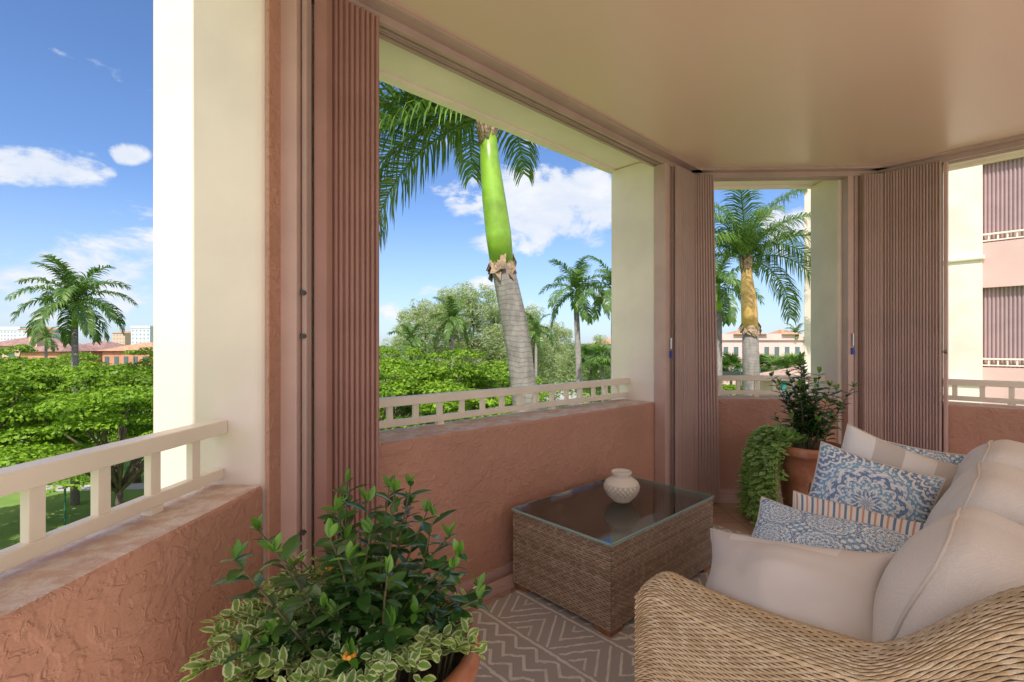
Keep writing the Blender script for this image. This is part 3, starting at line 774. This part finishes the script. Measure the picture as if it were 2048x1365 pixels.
# figurine
r = thing('figurine', 'small weathered stone frog figurine on the tiles by the far pot', 'figurine', P(1547,1040,3.42)*1.0)
r.location.z = 0; cx, cy = r.location.x, r.location.y-.25
def blob(name, c, rad, m, parent, seed=0):
    bm = bmesh.new(); bmesh.ops.create_icosphere(bm, subdivisions=3, radius=1)
    for v in bm.verts:
        k = 1+.12*mnoise.noise(v.co*2+Vector((seed,0,0))); v.co = Vector((v.co.x*rad[0]*k, v.co.y*rad[1]*k, v.co.z*rad[2]*k))+Vector(c)-parent.location
    me = bpy.data.meshes.new(name); bm.to_mesh(me); bm.free(); return link(me, name, m, parent, True)
r.location.y = cy
blob('body', (cx,cy,.055), (.075,.06,.055), M['stone'], r, 1); blob('head', (cx-.055,cy-.02,.105), (.042,.036,.034), M['stone'], r, 2)
for s in (-1,1):
    blob('eye', (cx-.06,cy-.02+s*.02,.138), (.011,.011,.011), M['stone'], r, 3); blob('leg', (cx+.035,cy+s*.055,.03), (.04,.024,.03), M['stone'], r, 4); blob('foot', (cx-.06,cy+s*.04-.01,.014), (.028,.014,.014), M['stone'], r, 5)
# ------------------------------------------------------------------ ground
g = MB().add([(-3000,-200,GZ),(3000,-200,GZ),(3000,5000,GZ),(-3000,5000,GZ)], [(0,1,2,3)]).build('lawn', M['lawn']); tag(g, kind='structure')
rp = [(2,60,4),(7,90,5),(11,125,5.5),(24,180,8),(45,240,9)]
V=[];Fq=[]
for x,y,w in rp: V += [(x-w,y,GZ+.02),(x+w,y,GZ+.02)]
for i in range(len(rp)-1): Fq.append((2*i,2*i+1,2*i+3,2*i+2))
tag(np_mesh('driveway', V, Fq, M['road']), kind='structure')
tag(np_mesh('footpath', [(-60,31,GZ+.02),(-8,36,GZ+.02),(-8,37.6,GZ+.02),(-60,32.6,GZ+.02)], [(0,1,2,3)], M['road']), kind='structure')
# ------------------------------------------------------------------ trees
def quads(pos, nrm, size, asp=.55):
    n = len(pos); rv = rng.normal(size=(n,3)); a = np.cross(nrm, rv); a /= np.maximum(np.linalg.norm(a,axis=1,keepdims=True),1e-6); b = np.cross(nrm, a)
    s = size[:,None]; V = np.stack([pos-a*s, pos+b*s*asp-nrm*s*.12, pos+a*s, pos-b*s*asp-nrm*s*.12], 1)
    return V.reshape(-1,3), np.arange(4*n).reshape(-1,4)
def dome_points(c, rad, n, lowcut=-.3):
    d = rng.normal(size=(n*2,3)); d /= np.linalg.norm(d,axis=1,keepdims=True); d = d[d[:,2] > lowcut][:n]
    p = np.array(c)+d*np.array(rad)*(rng.uniform(.72,1.04,size=(len(d),1)))
    nn = d/np.array(rad); nn /= np.linalg.norm(nn,axis=1,keepdims=True); nn = nn*.6+rng.normal(size=nn.shape)*.38+np.array([0,0,.45]); nn /= np.linalg.norm(nn,axis=1,keepdims=True)
    return p, nn
def tree_proto(seed, H, cr, ch, npads, per, leaf, m, padr=(.8,1.5), flat=.42, name='broadleaf_tree', tr=.22, lowc=-.35, taper=0):
    global rng; R_ = random.Random(seed); rng = np.random.default_rng(seed)
    r = thing(name, 'x', 'tree'); mb = MB()
    fork = H-ch*.95
    mb.tube([(0,0,-.3),(.1,.05,fork*.5),(0,0,fork)], [tr*1.3,tr,tr*.85], 10)
    if taper: mb.tube([(0,0,fork),(.2,-.1,H-ch*.4),(0,.1,H-ch*.12)], [tr*.85,tr*.5,tr*.1], 7)
    Vs=[];Fs=[];k=0
    for i in range(npads):
        th = R_.uniform(0,2*pi)
        if taper:
            cz = 1-2*R_.random()**.85; wf = math.sqrt(max(0.02, 1-((cz+.25)/1.3)**2))*R_.uniform(.15,1.0)
            c = (math.cos(th)*cr*wf, math.sin(th)*cr*wf, H-ch*.5+cz*ch*.5*.86)
            pr = R_.uniform(*padr)*(1.0 if cz < .6 else .85)
        else:
            ph = math.acos(R_.uniform(lowc,1)); q = R_.uniform(.6,1.12); cz = math.cos(ph)*q
            c = (math.cos(th)*math.sin(ph)*cr*q, math.sin(th)*math.sin(ph)*cr*q, H-ch*.5+cz*ch*.5*.92)
            pr = R_.uniform(*padr)
        p, nn = dome_points(c, (pr,pr*R_.uniform(.8,1.2),pr*flat), int(per*(pr/padr[1])**1.3), -.25 if not taper else -.8)
        V, Fq = quads(p, nn, rng.uniform(.6,1.2,size=len(p))*leaf, .55 if not taper else .24); Vs.append(V); Fs.append(Fq+k); k += len(V)
        if i % 3 == 0:
            mid = Vector((c[0]*.45, c[1]*.45, (fork+c[2])/2+.3)); mb.tube([(0,0,fork-.2 if not taper else max(fork,c[2]-2.5)), mid if not taper else Vector((c[0]*.5,c[1]*.5,c[2]-.9)), Vector(c)-Vector((0,0,pr*flat*.5))], [tr*.5,tr*.3,tr*.1] if not taper else [tr*.3,tr*.2,tr*.06], 6)
    mb.build('trunk', M['bark'], r, smooth=True); np_mesh('crown', np.concatenate(Vs), np.concatenate(Fs), m, r)
    return r
protos = [tree_proto(21, 10.4, 4.6, 8.0, 64, 480, .14, M['canopy'], (.6,1.7), .34, lowc=-.6), tree_proto(22, 10.0, 4.3, 7.7, 58, 480, .14, M['canopy'], (.6,1.7), .34, lowc=-.6), tree_proto(23, 10.2, 5.0, 7.6, 68, 470, .14, M['canopy'], (.6,1.8), .34, lowc=-.6)]
used = set()
def place(pool, i, px, Y, topz, label, sc=1.0, H=10.2, grp=None):
    key = (id(pool), i); o = pool[i]
    if key in used: o = copy_tree(pool[i])
    used.add(key)
    s = (topz-GZ)/H; o.location = ((px-1024)/F*Y, Y, GZ); o.scale = (s*sc, s*sc, s); o.rotation_euler = (0,0,rnd.uniform(0,6.28))
    o['label'] = label
    if grp: o['group'] = grp
G1 = 'broad green trees on the lawn'
T = [(-90,24,.7,'leafy green tree cut by the left edge of the photo'),(70,27.5,.3,'dense bright green tree straight behind the near railing'),(238,25.5,.1,'dense green tree touching the left column'),
     (0,37,1.0,'green treetop in the second row at the far left'),(150,38,.6,'green treetop right below the left palm'),(275,36,1.0,'green treetop in the second row beside the left column'),
     (745,29,.2,'bright green tree just right of the reddish shutter'),(885,31,.9,'broad bright green tree left of the leaning palm trunk'),(985,36,.0,'round green tree right behind the leaning palm trunk'),
     (790,42,.9,'green treetop behind the tree next to the reddish shutter'),(930,46,-.2,'darker treetop in the second row left of the palm trunk')]
for i, (px,Y,tz,lb) in enumerate(T): place(protos, i%3, px, Y, tz, lb, sc=.98, grp=G1)
feath = [tree_proto(31, 17, 3.9, 14, 125, 170, .22, M['feather'], (.6,1.3), .9, 'feathery_tree', .16, taper=1), tree_proto(32, 17, 3.3, 14, 105, 170, .22, M['feather'], (.6,1.2), 1.0, 'feathery_tree', .16, taper=1)]
FT = [(852,56,6.6,'tall feathery grey green tree furthest left in the middle opening',1.1),(900,60,8.0,'feathery tree just left of the tallest one',1.1),(945,62,9.4,'tallest feathery tree in the middle opening',1.2),(1066,64,6.2,'feathery tree right of the leaning palm trunk',1.1),(985,66,7.4,'feathery tree partly hidden by the leaning palm trunk',1.2),(806,70,4.0,'low feathery tree near the reddish shutter',1.2),(1108,72,4.8,'small feathery tree left of the slender palm trunk',1.1),(1200,85,2.8,'low feathery tree beside the middle column',1.2)]
for i, (px,Y,tz,lb,sc) in enumerate(FT): place(feath, i%2, px, Y, tz, lb, sc=sc, H=16.4, grp='feathery trees beyond the lawn')
# woodland
rng = np.random.default_rng(5); Vs=[];Fs=[];k=0
def clump(x, y, top, rad, n, s):
    global k
    p, nn = dome_points((x,y,(top+GZ)/2), (rad,rad,(top-GZ)/2), n, -.2); V, Fq = quads(p, nn, rng.uniform(.6,1.3,size=len(p))*s); Vs.append(V); Fs.append(Fq+k); k += len(V)
for i in range(330):
    rg = rnd.choice([(-150,320),(720,1260),(720,1260),(1390,1640)]); px = rnd.uniform(*rg); Y = rnd.uniform(62,190)
    x = (px-1024)/F*Y
    if 1085 < px < 1165 and Y < 150: continue
    top = rnd.uniform(-4.5,-.8) if px < 400 else rnd.uniform(-2.0,2.4)
    if 1390 < px: 
        if Y < 95: continue
        top = rnd.uniform(-3,1)
    if px < 400 and Y < 120: top -= 1.2
    for q in range(5):
        clump(x+rnd.uniform(-4,4), Y+rnd.uniform(-3,3), top+rnd.uniform(-1.5,0), rnd.uniform(1.6,3.2), 90, .34*Y/90)
for i in range(260):
    Y = rnd.uniform(250,700); x = rnd.uniform(-1.25,.9)*Y; clump(x, Y, rnd.uniform(-3,3)+(-1.5 if x < 0 else 0), rnd.uniform(8,16), 110, 1.5)
tag(np_mesh('woodland', np.concatenate(Vs), np.concatenate(Fs), M['wood_far']), 'distant mass of green woodland behind the lawn', 'woodland', kind='stuff')
# ------------------------------------------------------------------ palms
def frond(name, e0, e1, L, n, leafL, hang, seed, wd=.034):
    R_ = random.Random(seed); N = 28; pts=[]; p = Vector((0,0,0)); tg=[]
    for i in range(N+1):
        s = i/N; e = math.radians(e0+(e1-e0)*s**1.15); t = Vector((math.cos(e),0,math.sin(e))); pts.append(p.copy()); tg.append(t); p = p+t*(L/N)
    mb = MB(); mb.tube(pts, [.03*(1-s/N*.9)*(L/3.2) for s in range(N+1)], 5)
    V = [Vector(v) for v in mb.v]; Fq = [f for f in mb.f if len(f)==4]
    for i in range(n):
        s = .10+.90*(i+R_.random()*.6)/n; q = min(N-1,int(s*N)); f = s*N-q; pos = pts[q].lerp(pts[q+1], min(1,f)); t = tg[q]; up = Vector((-t.z,0,t.x))
        l = leafL*(math.sin(pi*min(1,(.12+.80*s)))**.55)*R_.uniform(.85,1.08)
        for sd in (-1,1):
            side = Vector((0,sd,0)); dr = (side*R_.uniform(.75,1)+t*(.35+.6*s)+up*R_.uniform(-.15,.65)).normalized()
            w = (t - dr*t.dot(dr)).normalized()*wd
            a = pos; b = pos+dr*l*.42; dn = (dr+Vector((0,0,-hang*R_.uniform(.7,1.3)))).normalized(); c = b+dn*l*.33; d2_ = (dn+Vector((0,0,-hang*.9))).normalized(); d = c+d2_*l*.27
            k = len(V); V += [a-w*.35,a+w*.35,b-w*.5,b+w*.5,c-w*.38,c+w*.38,d-w*.05,d+w*.05]
            Fq += [(k,k+1,k+3,k+2),(k+2,k+3,k+5,k+4),(k+4,k+5,k+7,k+6)]
    o = np_mesh(name, V, Fq, M['frond'], base=False); me = o.data; bpy.data.objects.remove(o); return me
spec = [(82,10,.6),(62,-25,.75),(42,-55,.85),(20,-78,.95),(0,-88,1.0),(-25,-90,.9)]
near_f = [frond('frond', a, b, 3.1, 92, .78, h, 40+i, .031) for i,(a,b,h) in enumerate(spec)]
far_f = [frond('frond', a, b, 3.1, 44, .74, h*.8, 60+i, .075) for i,(a,b,h) in enumerate(spec)]
def fan(name):
    V=[];Fq=[]
    for i in range(26):
        a = math.radians(-130+260*i/25); e = math.radians(rnd.uniform(-10,15)); d = Vector((math.cos(a)*math.cos(e)*.9+.25, math.sin(a)*math.cos(e), math.sin(e))); b = Vector((.7,0,.1)); w = Vector((-d.y,d.x,0)).normalized()*.05
        k = len(V); V += [b-w*.3,b+w*.3,b+d*.55-w,b+d*.55+w,b+d*1.0-w*.1+Vector((0,0,-.25)),b+d*1.0+w*.1+Vector((0,0,-.25))]; Fq += [(k,k+1,k+3,k+2),(k+2,k+3,k+5,k+4)]
    k = len(V); V += [(0,-.02,0),(0,.02,0),(.72,.02,.1),(.72,-.02,.1)]; Fq.append((k,k+1,k+2,k+3))
    o = np_mesh(name, V, Fq, M['frond'], base=False); me = o.data; bpy.data.objects.remove(o); return me
fan_me = fan('frond')
def palm(trunk_pts, trunk_r, shaft_pts, shaft_r, shaftmat, fr, scale, label, nf, seed, grp=None, cat='palm', husk=True, az=None, name='royal_palm', sides=16):
    R_ = random.Random(seed); base = Vector(trunk_pts[0]); r = thing(name, label, cat, base, grp)
    MB().tube(trunk_pts, trunk_r, sides).build('trunk', M['trunk'], r, smooth=True)
    crown = Vector(trunk_pts[-1])
    if shaft_pts:
        MB().tube(shaft_pts, shaft_r, sides).build('crownshaft', shaftmat, r, smooth=True); crown = Vector(shaft_pts[-1])
        if husk:
            mb = MB(); c = Vector(shaft_pts[0]); rr = shaft_r[0]
            for i in range(30):
                a = i*.5+R_.random(); h = Vector((math.cos(a),math.sin(a),0)); z = R_.uniform(-.10,.10)
                mb.add([c+h*rr*.98+Z*(z+.08), c+Vector((math.cos(a+.5),math.sin(a+.5),0))*rr*1.0+Z*(z+.06), c+Vector((math.cos(a+.4),math.sin(a+.4),0))*rr*(1.1+R_.random()*.3)+Z*(z-.15*R_.random()-.04), c+h*rr*(1.05+R_.random()*.35)+Z*(z-.18*R_.random())], [(0,1,2,3)])
            mb.build('husk', M['husk'], r)
            mb = MB(); c = crown
            for i in range(16):
                a = i*.8; h = Vector((math.cos(a),math.sin(a),0)); rr = shaft_r[-1]
                mb.tube([c+h*rr*.7-Z*.42, c+h*rr*1.15-Z*.15, c+h*rr*1.4+Z*.10], [.055*scale,.05*scale,.03*scale], 5)
            mb.build('leaf_bases', M['husk'], r, smooth=True)
    for i in range(nf):
        t = i/(nf-1) if nf > 1 else 0
        k = min(len(spec)-1, int(t*len(spec)*.999))
        me = fr[k] if isinstance(fr, list) else fr
        a = i*2.399963+seed if az is None or i >= len(az) else az[i][0]
        if az is not None and i < len(az): me = fr[az[i][1]]
        o = bpy.data.objects.new('frond', me); col.objects.link(o); o.parent = r
        o.location = crown - base
        s = scale*R_.uniform(.88,1.08); o.scale = (s,s,s)
        if isinstance(fr, list): o.rotation_euler = (R_.uniform(-.15,.15),0,a)
        else: o.rotation_euler = (0, R_.uniform(-1.2,.9), a)
    return r
def prange(pts, Y): return [P(a,b,Y) for a,b in pts]
Yp = 7.4
tp = prange([(1084,1200),(1068,1000),(1058,880),(1049,790),(1038,700),(1026,630),(1013,570),(1004,528)], Yp); tp = [P(1105,2032,Yp)]+tp
tp[0].z = GZ
rad = math.radians
big = [(rad(a), k) for a,k in ((182,3),(205,4),(165,2),(192,3),(152,4),(174,4),(218,2),(160,1),(185,1),(100,2),(60,1),(95,1),(0,0),(90,0),(20,0),(75,2))]
palm(tp, [.23,.205,.20,.195,.195,.195,.193,.182,.17], prange([(1004,530),(997,470),(988,400),(980,330),(974,235)], Yp), [.178,.195,.18,.15,.11], M['shaft'], near_f, 1.0,
     'big leaning royal palm with a lime green crownshaft in the middle opening', 16, 3, az=big, sides=24)
Yq = 13.0
rp_ = [(rad(a), k) for a,k in ((0,0),(120,0),(240,0),(30,1),(150,1),(200,1),(320,1),(80,1),(265,1),(10,2),(170,2),(215,2),(60,2),(335,2),(5,3),(25,4),(175,3))]
palm([Vector((P(1503,690,Yq).x, Yq, GZ))]+prange([(1502,800),(1502,740),(1500,656)], Yq), [.26,.22,.21,.20], prange([(1500,658),(1498,610),(1494,565),(1492,520)], Yq), [.21,.20,.16,.10], M['shaft_tan'], near_f, .82,
     'palm with an orange tan crownshaft in the narrow opening', 17, 8, az=rp_, husk=True, sides=18)
def far_palm(px, crown_y, Y, lb, sc=1.0, nf=16, seed=1, sh=M['shaft'], lean_=0, grp='slender palms beyond the balcony'):
    c = P(px, crown_y, Y); b = Vector((c.x+lean_, Y, GZ)); s0 = c-Z*1.5*sc
    palm([b, b.lerp(s0,.5)+Vector((lean_*.1,0,0)), s0], [.24,.20,.16], [s0, s0+Z*.7*sc, c], [.17,.17,.08], sh, far_f, sc, lb, nf, seed, grp, husk=False, sides=10)
far_palm(150,604,31,'tall palm above the trees in the left opening',1.1,24,4)
far_palm(1153,585,29,'slender royal palm standing left of the middle column',.82,16,5, lean_=.4)
far_palm(1228,580,26,'palm half hidden behind the middle column',.8,16,7)
far_palm(1437,575,24,'palm behind the left shutter edge of the narrow opening',.8,16,9)
far_palm(905,640,52,'dark drooping palm among the feathery trees',1.1,16,11)
far_palm(822,690,47,'low palm crown behind the bright green trees near the reddish shutter',1.0,14,12)
far_palm(92,676,70,'small palm at the left between the far houses',.8,14,13)
far_palm(1072,662,60,'small palm just right of the leaning palm trunk',1.0,14,14)
far_palm(1592,668,75,'tiny palm crown above the roof of the pink building',.7,12,15)
fanpx = [(1432,735,70,'leftmost short fan palm before the pink building'),(1462,738,66,'second short fan palm from the left before the pink building'),(1522,736,70,'short fan palm just right of the tan palm trunk'),(1552,740,68,'short fan palm before the middle of the pink building'),(1588,737,66,'rightmost short fan palm before the pink building'),
         (1182,718,68,'left one of the small fan palms beside the driveway'),(1205,712,62,'right one of the small fan palms beside the driveway')]
for i,(px,cy_,Y,lb) in enumerate(fanpx):
    c = P(px,cy_,Y); palm([Vector((c.x,Y,GZ)), c], [.2,.18], None, None, None, fan_me, 1.5, lb, 22, i, 'short fan palms', husk=False, name='fan_palm', sides=8)
# ------------------------------------------------------------------ buildings
def house(px0, px1, ytop, Y, dep, rh, wm, rm, label, rows, cols, name='house', flat=False, wg=None):
    x0, x1 = (px0-1024)/F*Y, (px1-1024)/F*Y; zt_ = EYE+(690-ytop)/F*Y; ze = zt_-rh; xc = (x0+x1)/2
    r = thing(name, label, 'building' if name != 'house' else 'house', (xc,Y+dep/2,GZ))
    MB().prism([(x0,Y),(x1,Y),(x1,Y+dep),(x0,Y+dep)], GZ, ze).build('wall', wm, r)
    o = .6; ins = min(dep/2, (x1-x0)/2)*.95
    if flat: MB().prism([(x0-.3,Y-.3),(x1+.3,Y-.3),(x1+.3,Y+dep),(x0-.3,Y+dep)], ze+.01, zt_).build('parapet', wm, r)
    else:
        v = [(x0-o,Y-o,ze),(x1+o,Y-o,ze),(x1+o,Y+dep+o,ze),(x0-o,Y+dep+o,ze),(x0-o+ins,Y+dep/2,zt_),(x1+o-ins,Y+dep/2,zt_)]
        MB().add(v, [(0,1,5,4),(1,2,5),(2,3,4,5),(3,0,4),(3,2,1,0)]).build('roof', rm, r)
    me = None; fh = 3.1
    ww = (x1-x0)/cols*.42
    for i in range(rows):
        z = ze-1.7-i*fh
        for j in range(cols):
            x = x0+(x1-x0)*(j+.5)/cols
            if me is None:
                w = MB().box((0,0,0), (ww,.12,1.4)).build('window', wg or M['glass_d'], r, world=False); me = w; 
            else: w = me.copy(); col.objects.link(w)
            w.location = (x-xc, -dep/2-.05, z-GZ)
    return r
house(-40,62,672,95,12,2.0,M['peach'],M['roof_br'],'peach house with a brown roof at the far left edge',2,4)
house(58,74,656,93,3,1.0,M['peach'],M['roof_or'],'narrow peach tower rising beside the far left house',1,1)
house(40,120,684,80,10,1.6,M['coral'],M['roof_br'],'low coral house under the left palm crown',2,4)
house(120,205,682,110,12,2.0,M['peach'],M['roof_br'],'brown roofed house straight behind the left palm',2,4)
house(205,300,685,85,10,1.5,M['coral'],M['roof_or'],'orange roofed coral house next to the left column',2,5)
house(0,40,654,430,20,3,M['hazew'],M['roof_or'],'white mid rise block on the skyline at the far left',4,6,'apartment_block',True,M['glass_f'])
house(36,88,652,400,20,3,M['hazew'],M['roof_or'],'white mid rise block with orange roof on the left skyline',4,7,'apartment_block',False,M['glass_f'])
house(262,300,652,380,20,2,M['hazew'],M['roof_or'],'white block on the skyline touching the left column',4,5,'apartment_block',True,M['glass_f'])
house(225,250,662,420,20,2,M['peach'],M['roof_or'],'small peach block on the skyline right of the left palm',3,4,'apartment_block',False,M['glass_f'])
house(1196,1260,676,120,12,1.5,M['pinkw'],M['roof_or'],'pale house seen just left of the middle column',2,4)
r = house(1380,1625,668,74,14,1.0,M['pinkb'],M['roof_or'],'long pink apartment building with orange roofs behind the narrow opening',3,12,'apartment_building',True)
for a, b in ((1395,1440),(1468,1535),(1565,1600)):
    x0,x1 = (a-1024)/F*73.4, (b-1024)/F*73.4; z0 = EYE+(690-669)/F*73.4
    v = [(x0,73.2,z0),(x1,73.2,z0),(x1,79,z0),(x0,79,z0),((x0+x1)/2-.3,76,z0+.8),((x0+x1)/2+.3,76,z0+.8)]
    MB().add(v, [(0,1,5,4),(1,2,5),(2,3,4,5),(3,0,4),(3,2,1,0)]).build('roof', M['roof_or'], r)
mb = MB()
for zr in (-.9,-4.0): 
    for a, b in ((1415,1445),(1560,1600)):
        x0,x1 = (a-1024)/F*73.4, (b-1024)/F*73.4; mb.box(((x0+x1)/2,73.3,zr), (x1-x0,1.2,.9))
mb.build('balcony', M['cream_plain'], r)
# pavilion
c = P(1600,745,40); r = thing('pavilion', 'small pavilion with a tiled salmon roof and teal posts beyond the short railing', 'pavilion', (c.x,40,GZ))
zz = EYE+(690-758)/F*40
v = [(c.x-2.6,38,zz),(c.x+3.6,38,zz),(c.x+3.6,44,zz),(c.x-2.6,44,zz),(c.x+.5,41,zz+1.0),(c.x+1.0,41,zz+1.0)]
MB().add(v, [(0,1,5,4),(1,2,5),(2,3,4,5),(3,0,4),(3,2,1,0)]).build('roof', M['roof_pale'], r)
for dx in (-2.2,.2,2.8):
    MB().tube([(c.x+dx,38.5,GZ),(c.x+dx,38.5,zz)], .2, 12).build('post', M['teal'], r)
MB().prism([(c.x-2.0,40),(c.x+3,40),(c.x+3,43.5),(c.x-2.0,43.5)], GZ, zz-.02).build('wall', M['peach'], r)
r = thing('fence', 'dark green mesh fence in front of the short fan palms', 'fence', (28,60,GZ))
x0,x1 = (1400-1024)/F*58,(1640-1024)/F*58; zf = EYE+(690-735)/F*58
MB().box(((x0+x1)/2,58,(zf-2+zf)/2), (x1-x0,.05,1.0)).build('mesh_panel', M['black'], r)
for i in range(7): MB().tube([(x0+(x1-x0)*i/6,57.9,GZ),(x0+(x1-x0)*i/6,57.9,zf)], .05, 6).build('post', M['green'], r)
r = thing('hedge', 'clipped bright green hedge behind the short railing', 'hedge', P(1440,775,30)); r.location.z = GZ
hx = P(1440,775,30).x
pp = rng.uniform(size=(5200,3))*np.array([5,1.6,1.0]); pp[:,2] = np.where(rng.uniform(size=5200)<.5, EYE-85/F*30+rng.uniform(-.15,.08,size=5200), GZ+pp[:,2]*(EYE-85/F*30-GZ)); pp[:,0] += hx-3.5; pp[:,1] += 29.2
V, Fq = quads(pp, (lambda q: q/np.linalg.norm(q,axis=1,keepdims=True))(rng.normal(size=pp.shape)+np.array([0,-.3,.6])), np.full(5200,.13)); np_mesh('foliage', V, Fq, M['canopy'], r)
r = thing('lamp_post', 'thin dark green post on the lawn seen through the near railing', 'post', P(130,1060,26.8)); r.location.z = GZ
b = Vector(r.location); MB().tube([b, b+Z*2.3], .05, 8).build('pole', M['green'], r); MB().tube([b+Z*2.3, b+Z*2.5], [.12,.03], 8).build('cap', M['green'], r); MB().tube([b, b+Z*.12], [.14,.1], 8).build('base', M['green'], r)
# neighbouring wing at right
O = Vector((10.5,11.8)); sd = Vector((.682,-.7314)); nn_ = Vector((-.7314,-.682))
def W(s, t=0): return O+sd*s+nn_*t
r = thing('apartment_wing', 'neighbouring pink and cream apartment wing at the right edge', 'building', (O.x,O.y,GZ))
hs = 2.92; ks = range(-3,3)
MB().prism([W(-3,-.35),W(9,-.35),W(9,-3),W(-3,-3)], GZ, 9.8).build('back_wall', M['pinkw'], r)
for k_ in ks:
    z0 = .72+hs*k_
    for s0 in (.7, 4.2):
        MB().prism([W(s0,-.12),W(s0+2.8,-.12),W(s0+2.8,-.345),W(s0,-.345)], z0-1.05, z0).build('spandrel', M['pinkw'], r)
        pts = []; n = 40
        for i in range(n):
            s = s0+.01+2.78*i/n; w_ = 2.78/n
            pts += [W(s,-.30), W(s+w_*.2,-.26), W(s+w_*.6,-.26), W(s+w_*.8,-.30)]
        V = [(p.x,p.y,z0) for p in pts]+[(p.x,p.y,z0+1.87) for p in pts]; q = len(pts)
        np_mesh('shutter', V, [(i,i+1,q+1+i,q+i) for i in range(q-1)], M['shut_far'], r)
        m2 = MB(); 
        D = Vector((sd.x,sd.y,0))
        q = W(s0+1.4,-.16); m2.box((q.x,q.y,z0+.20), (2.8,.05,.04), D); m2.box((q.x,q.y,z0+.05), (2.8,.04,.03), D)
        for i in range(18):
            q = W(s0+.1+i*.155,-.16); m2.box((q.x,q.y,z0+.125), (.03,.02,.13), D)
        m2.build('railing', M['rail'], r)
for s0,s1_ in ((-3,-.05),(.0,.7),(3.5,4.2),(7.0,7.7)):
    t = .12 if s0 > -1 else .0
    MB().prism([W(s0,t),W(s1_,t),W(s1_,-.344),W(s0,-.344)], GZ, 9.8).build('column', M['cream'], r, bevel=.01)
    for k_ in ks:
        z0 = .40+hs*k_
        if s0 > -1: MB().prism([W(s0-.05,t+.06),W(s1_+.05,t+.06),W(s1_+.05,-.10),W(s0-.05,-.10)], z0-.10, z0).build('column_band', M['cream_plain'], r, bevel=.03)
# ------------------------------------------------------------------ sky and sun
sx, sy = -.12, -.9928; el = math.radians(50)
sdir = Vector((sx*math.cos(el), sy*math.cos(el), math.sin(el)))
L = bpy.data.lights.new('sun','SUN'); L.energy = 4.9; L.angle = math.radians(.5); L.color = (1,.94,.86)
lo_ = bpy.data.objects.new('sun', L); col.objects.link(lo_); lo_.rotation_euler = sdir.to_track_quat('Z','Y').to_euler(); lo_.location = sdir*30
w = bpy.data.worlds.new('World'); scene.world = w; w.use_nodes = True; nt = w.node_tree; nt.nodes.clear()
out = nt.nodes.new('ShaderNodeOutputWorld'); bg = nt.nodes.new('ShaderNodeBackground'); bg.inputs[1].default_value = .15
sk = nt.nodes.new('ShaderNodeTexSky'); sk.sky_type = 'NISHITA'; sk.sun_disc = False; sk.sun_elevation = el; sk.sun_rotation = math.radians(187); sk.dust_density = .6; sk.air_density = 1.0; sk.ozone_density = 2.0
g = tc(nt, 'Generated'); x, y, z = sep(nt, g)
yy = y.mx(.05); u = x/yy; v = z/yy
nz = nnoise(nt, scl(nt, g, (1,1,2.0)), 7.0, 6, .6, .3)
clouds = [(90,335,150,48,1.0),(255,312,45,26,1.0),(215,345,35,14,.8),(20,310,60,26,.8),(1090,420,150,95,1.0),(1170,400,110,70,1.0),(985,480,70,30,.8),(925,420,60,22,.7),(1590,440,70,40,.8),(1090,292,60,18,.6),
          (200,560,330,110,.62),(60,600,300,110,.6),(1640,560,90,60,.4),(900,610,300,50,.35)]
mask = None
for (px,py,a,b,st_) in clouds:
    u0,v0 = (px-1024)/F, (690-py)/F; du = (u-u0)*(F/a); dv = (v-v0)*(F/b)
    m_ = (1.0-(du*du+dv*dv)).mx(-1.0)*(.55*st_) + (st_-1.0)*.12
    mask = m_ if mask is None else mask.mx(m_)
dens = (mask + (nz-.5)*2.8 - .05)
front = y.gt(.05)
cf = dens.ss(.0,.42)*front
back = (nz.ss(.38,.55))*(1.0-front)*z.ss(.0,.12)  # added cloud bank behind the camera, fills the interior with light
haze = (1.0 - z.ss(0.0,.30))*.45
skc = mixc(nt, 1.0, sk.outputs[0], (.82,.99,1.27), 'MULTIPLY')
skc = mixc(nt, haze, skc, (4.6,5.4,6.5))
shade = (nz.ss(.45,.75))
ccol = mixc(nt, shade, (5.4,5.8,6.5), (6.8,6.8,6.9))
ccol = mixc(nt, 1.0-front, ccol, (10.4,9.5,8.8))  # extra bright warm tone for the added fill clouds
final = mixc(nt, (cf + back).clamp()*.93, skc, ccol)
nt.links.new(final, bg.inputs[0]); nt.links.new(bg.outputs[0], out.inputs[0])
cam = bpy.data.cameras.new('camera'); co = bpy.data.objects.new('camera', cam); col.objects.link(co)
cam.sensor_width = 36; cam.lens = 17.0; co.location = (0,0,EYE); co.rotation_euler = (pi/2,0,0); cam.shift_y = 7.5/2048; cam.clip_start = .02; cam.clip_end = 8000
scene.camera = co
scene.view_settings.view_transform = 'Standard'; scene.view_settings.look = 'None'; scene.view_settings.exposure = 0
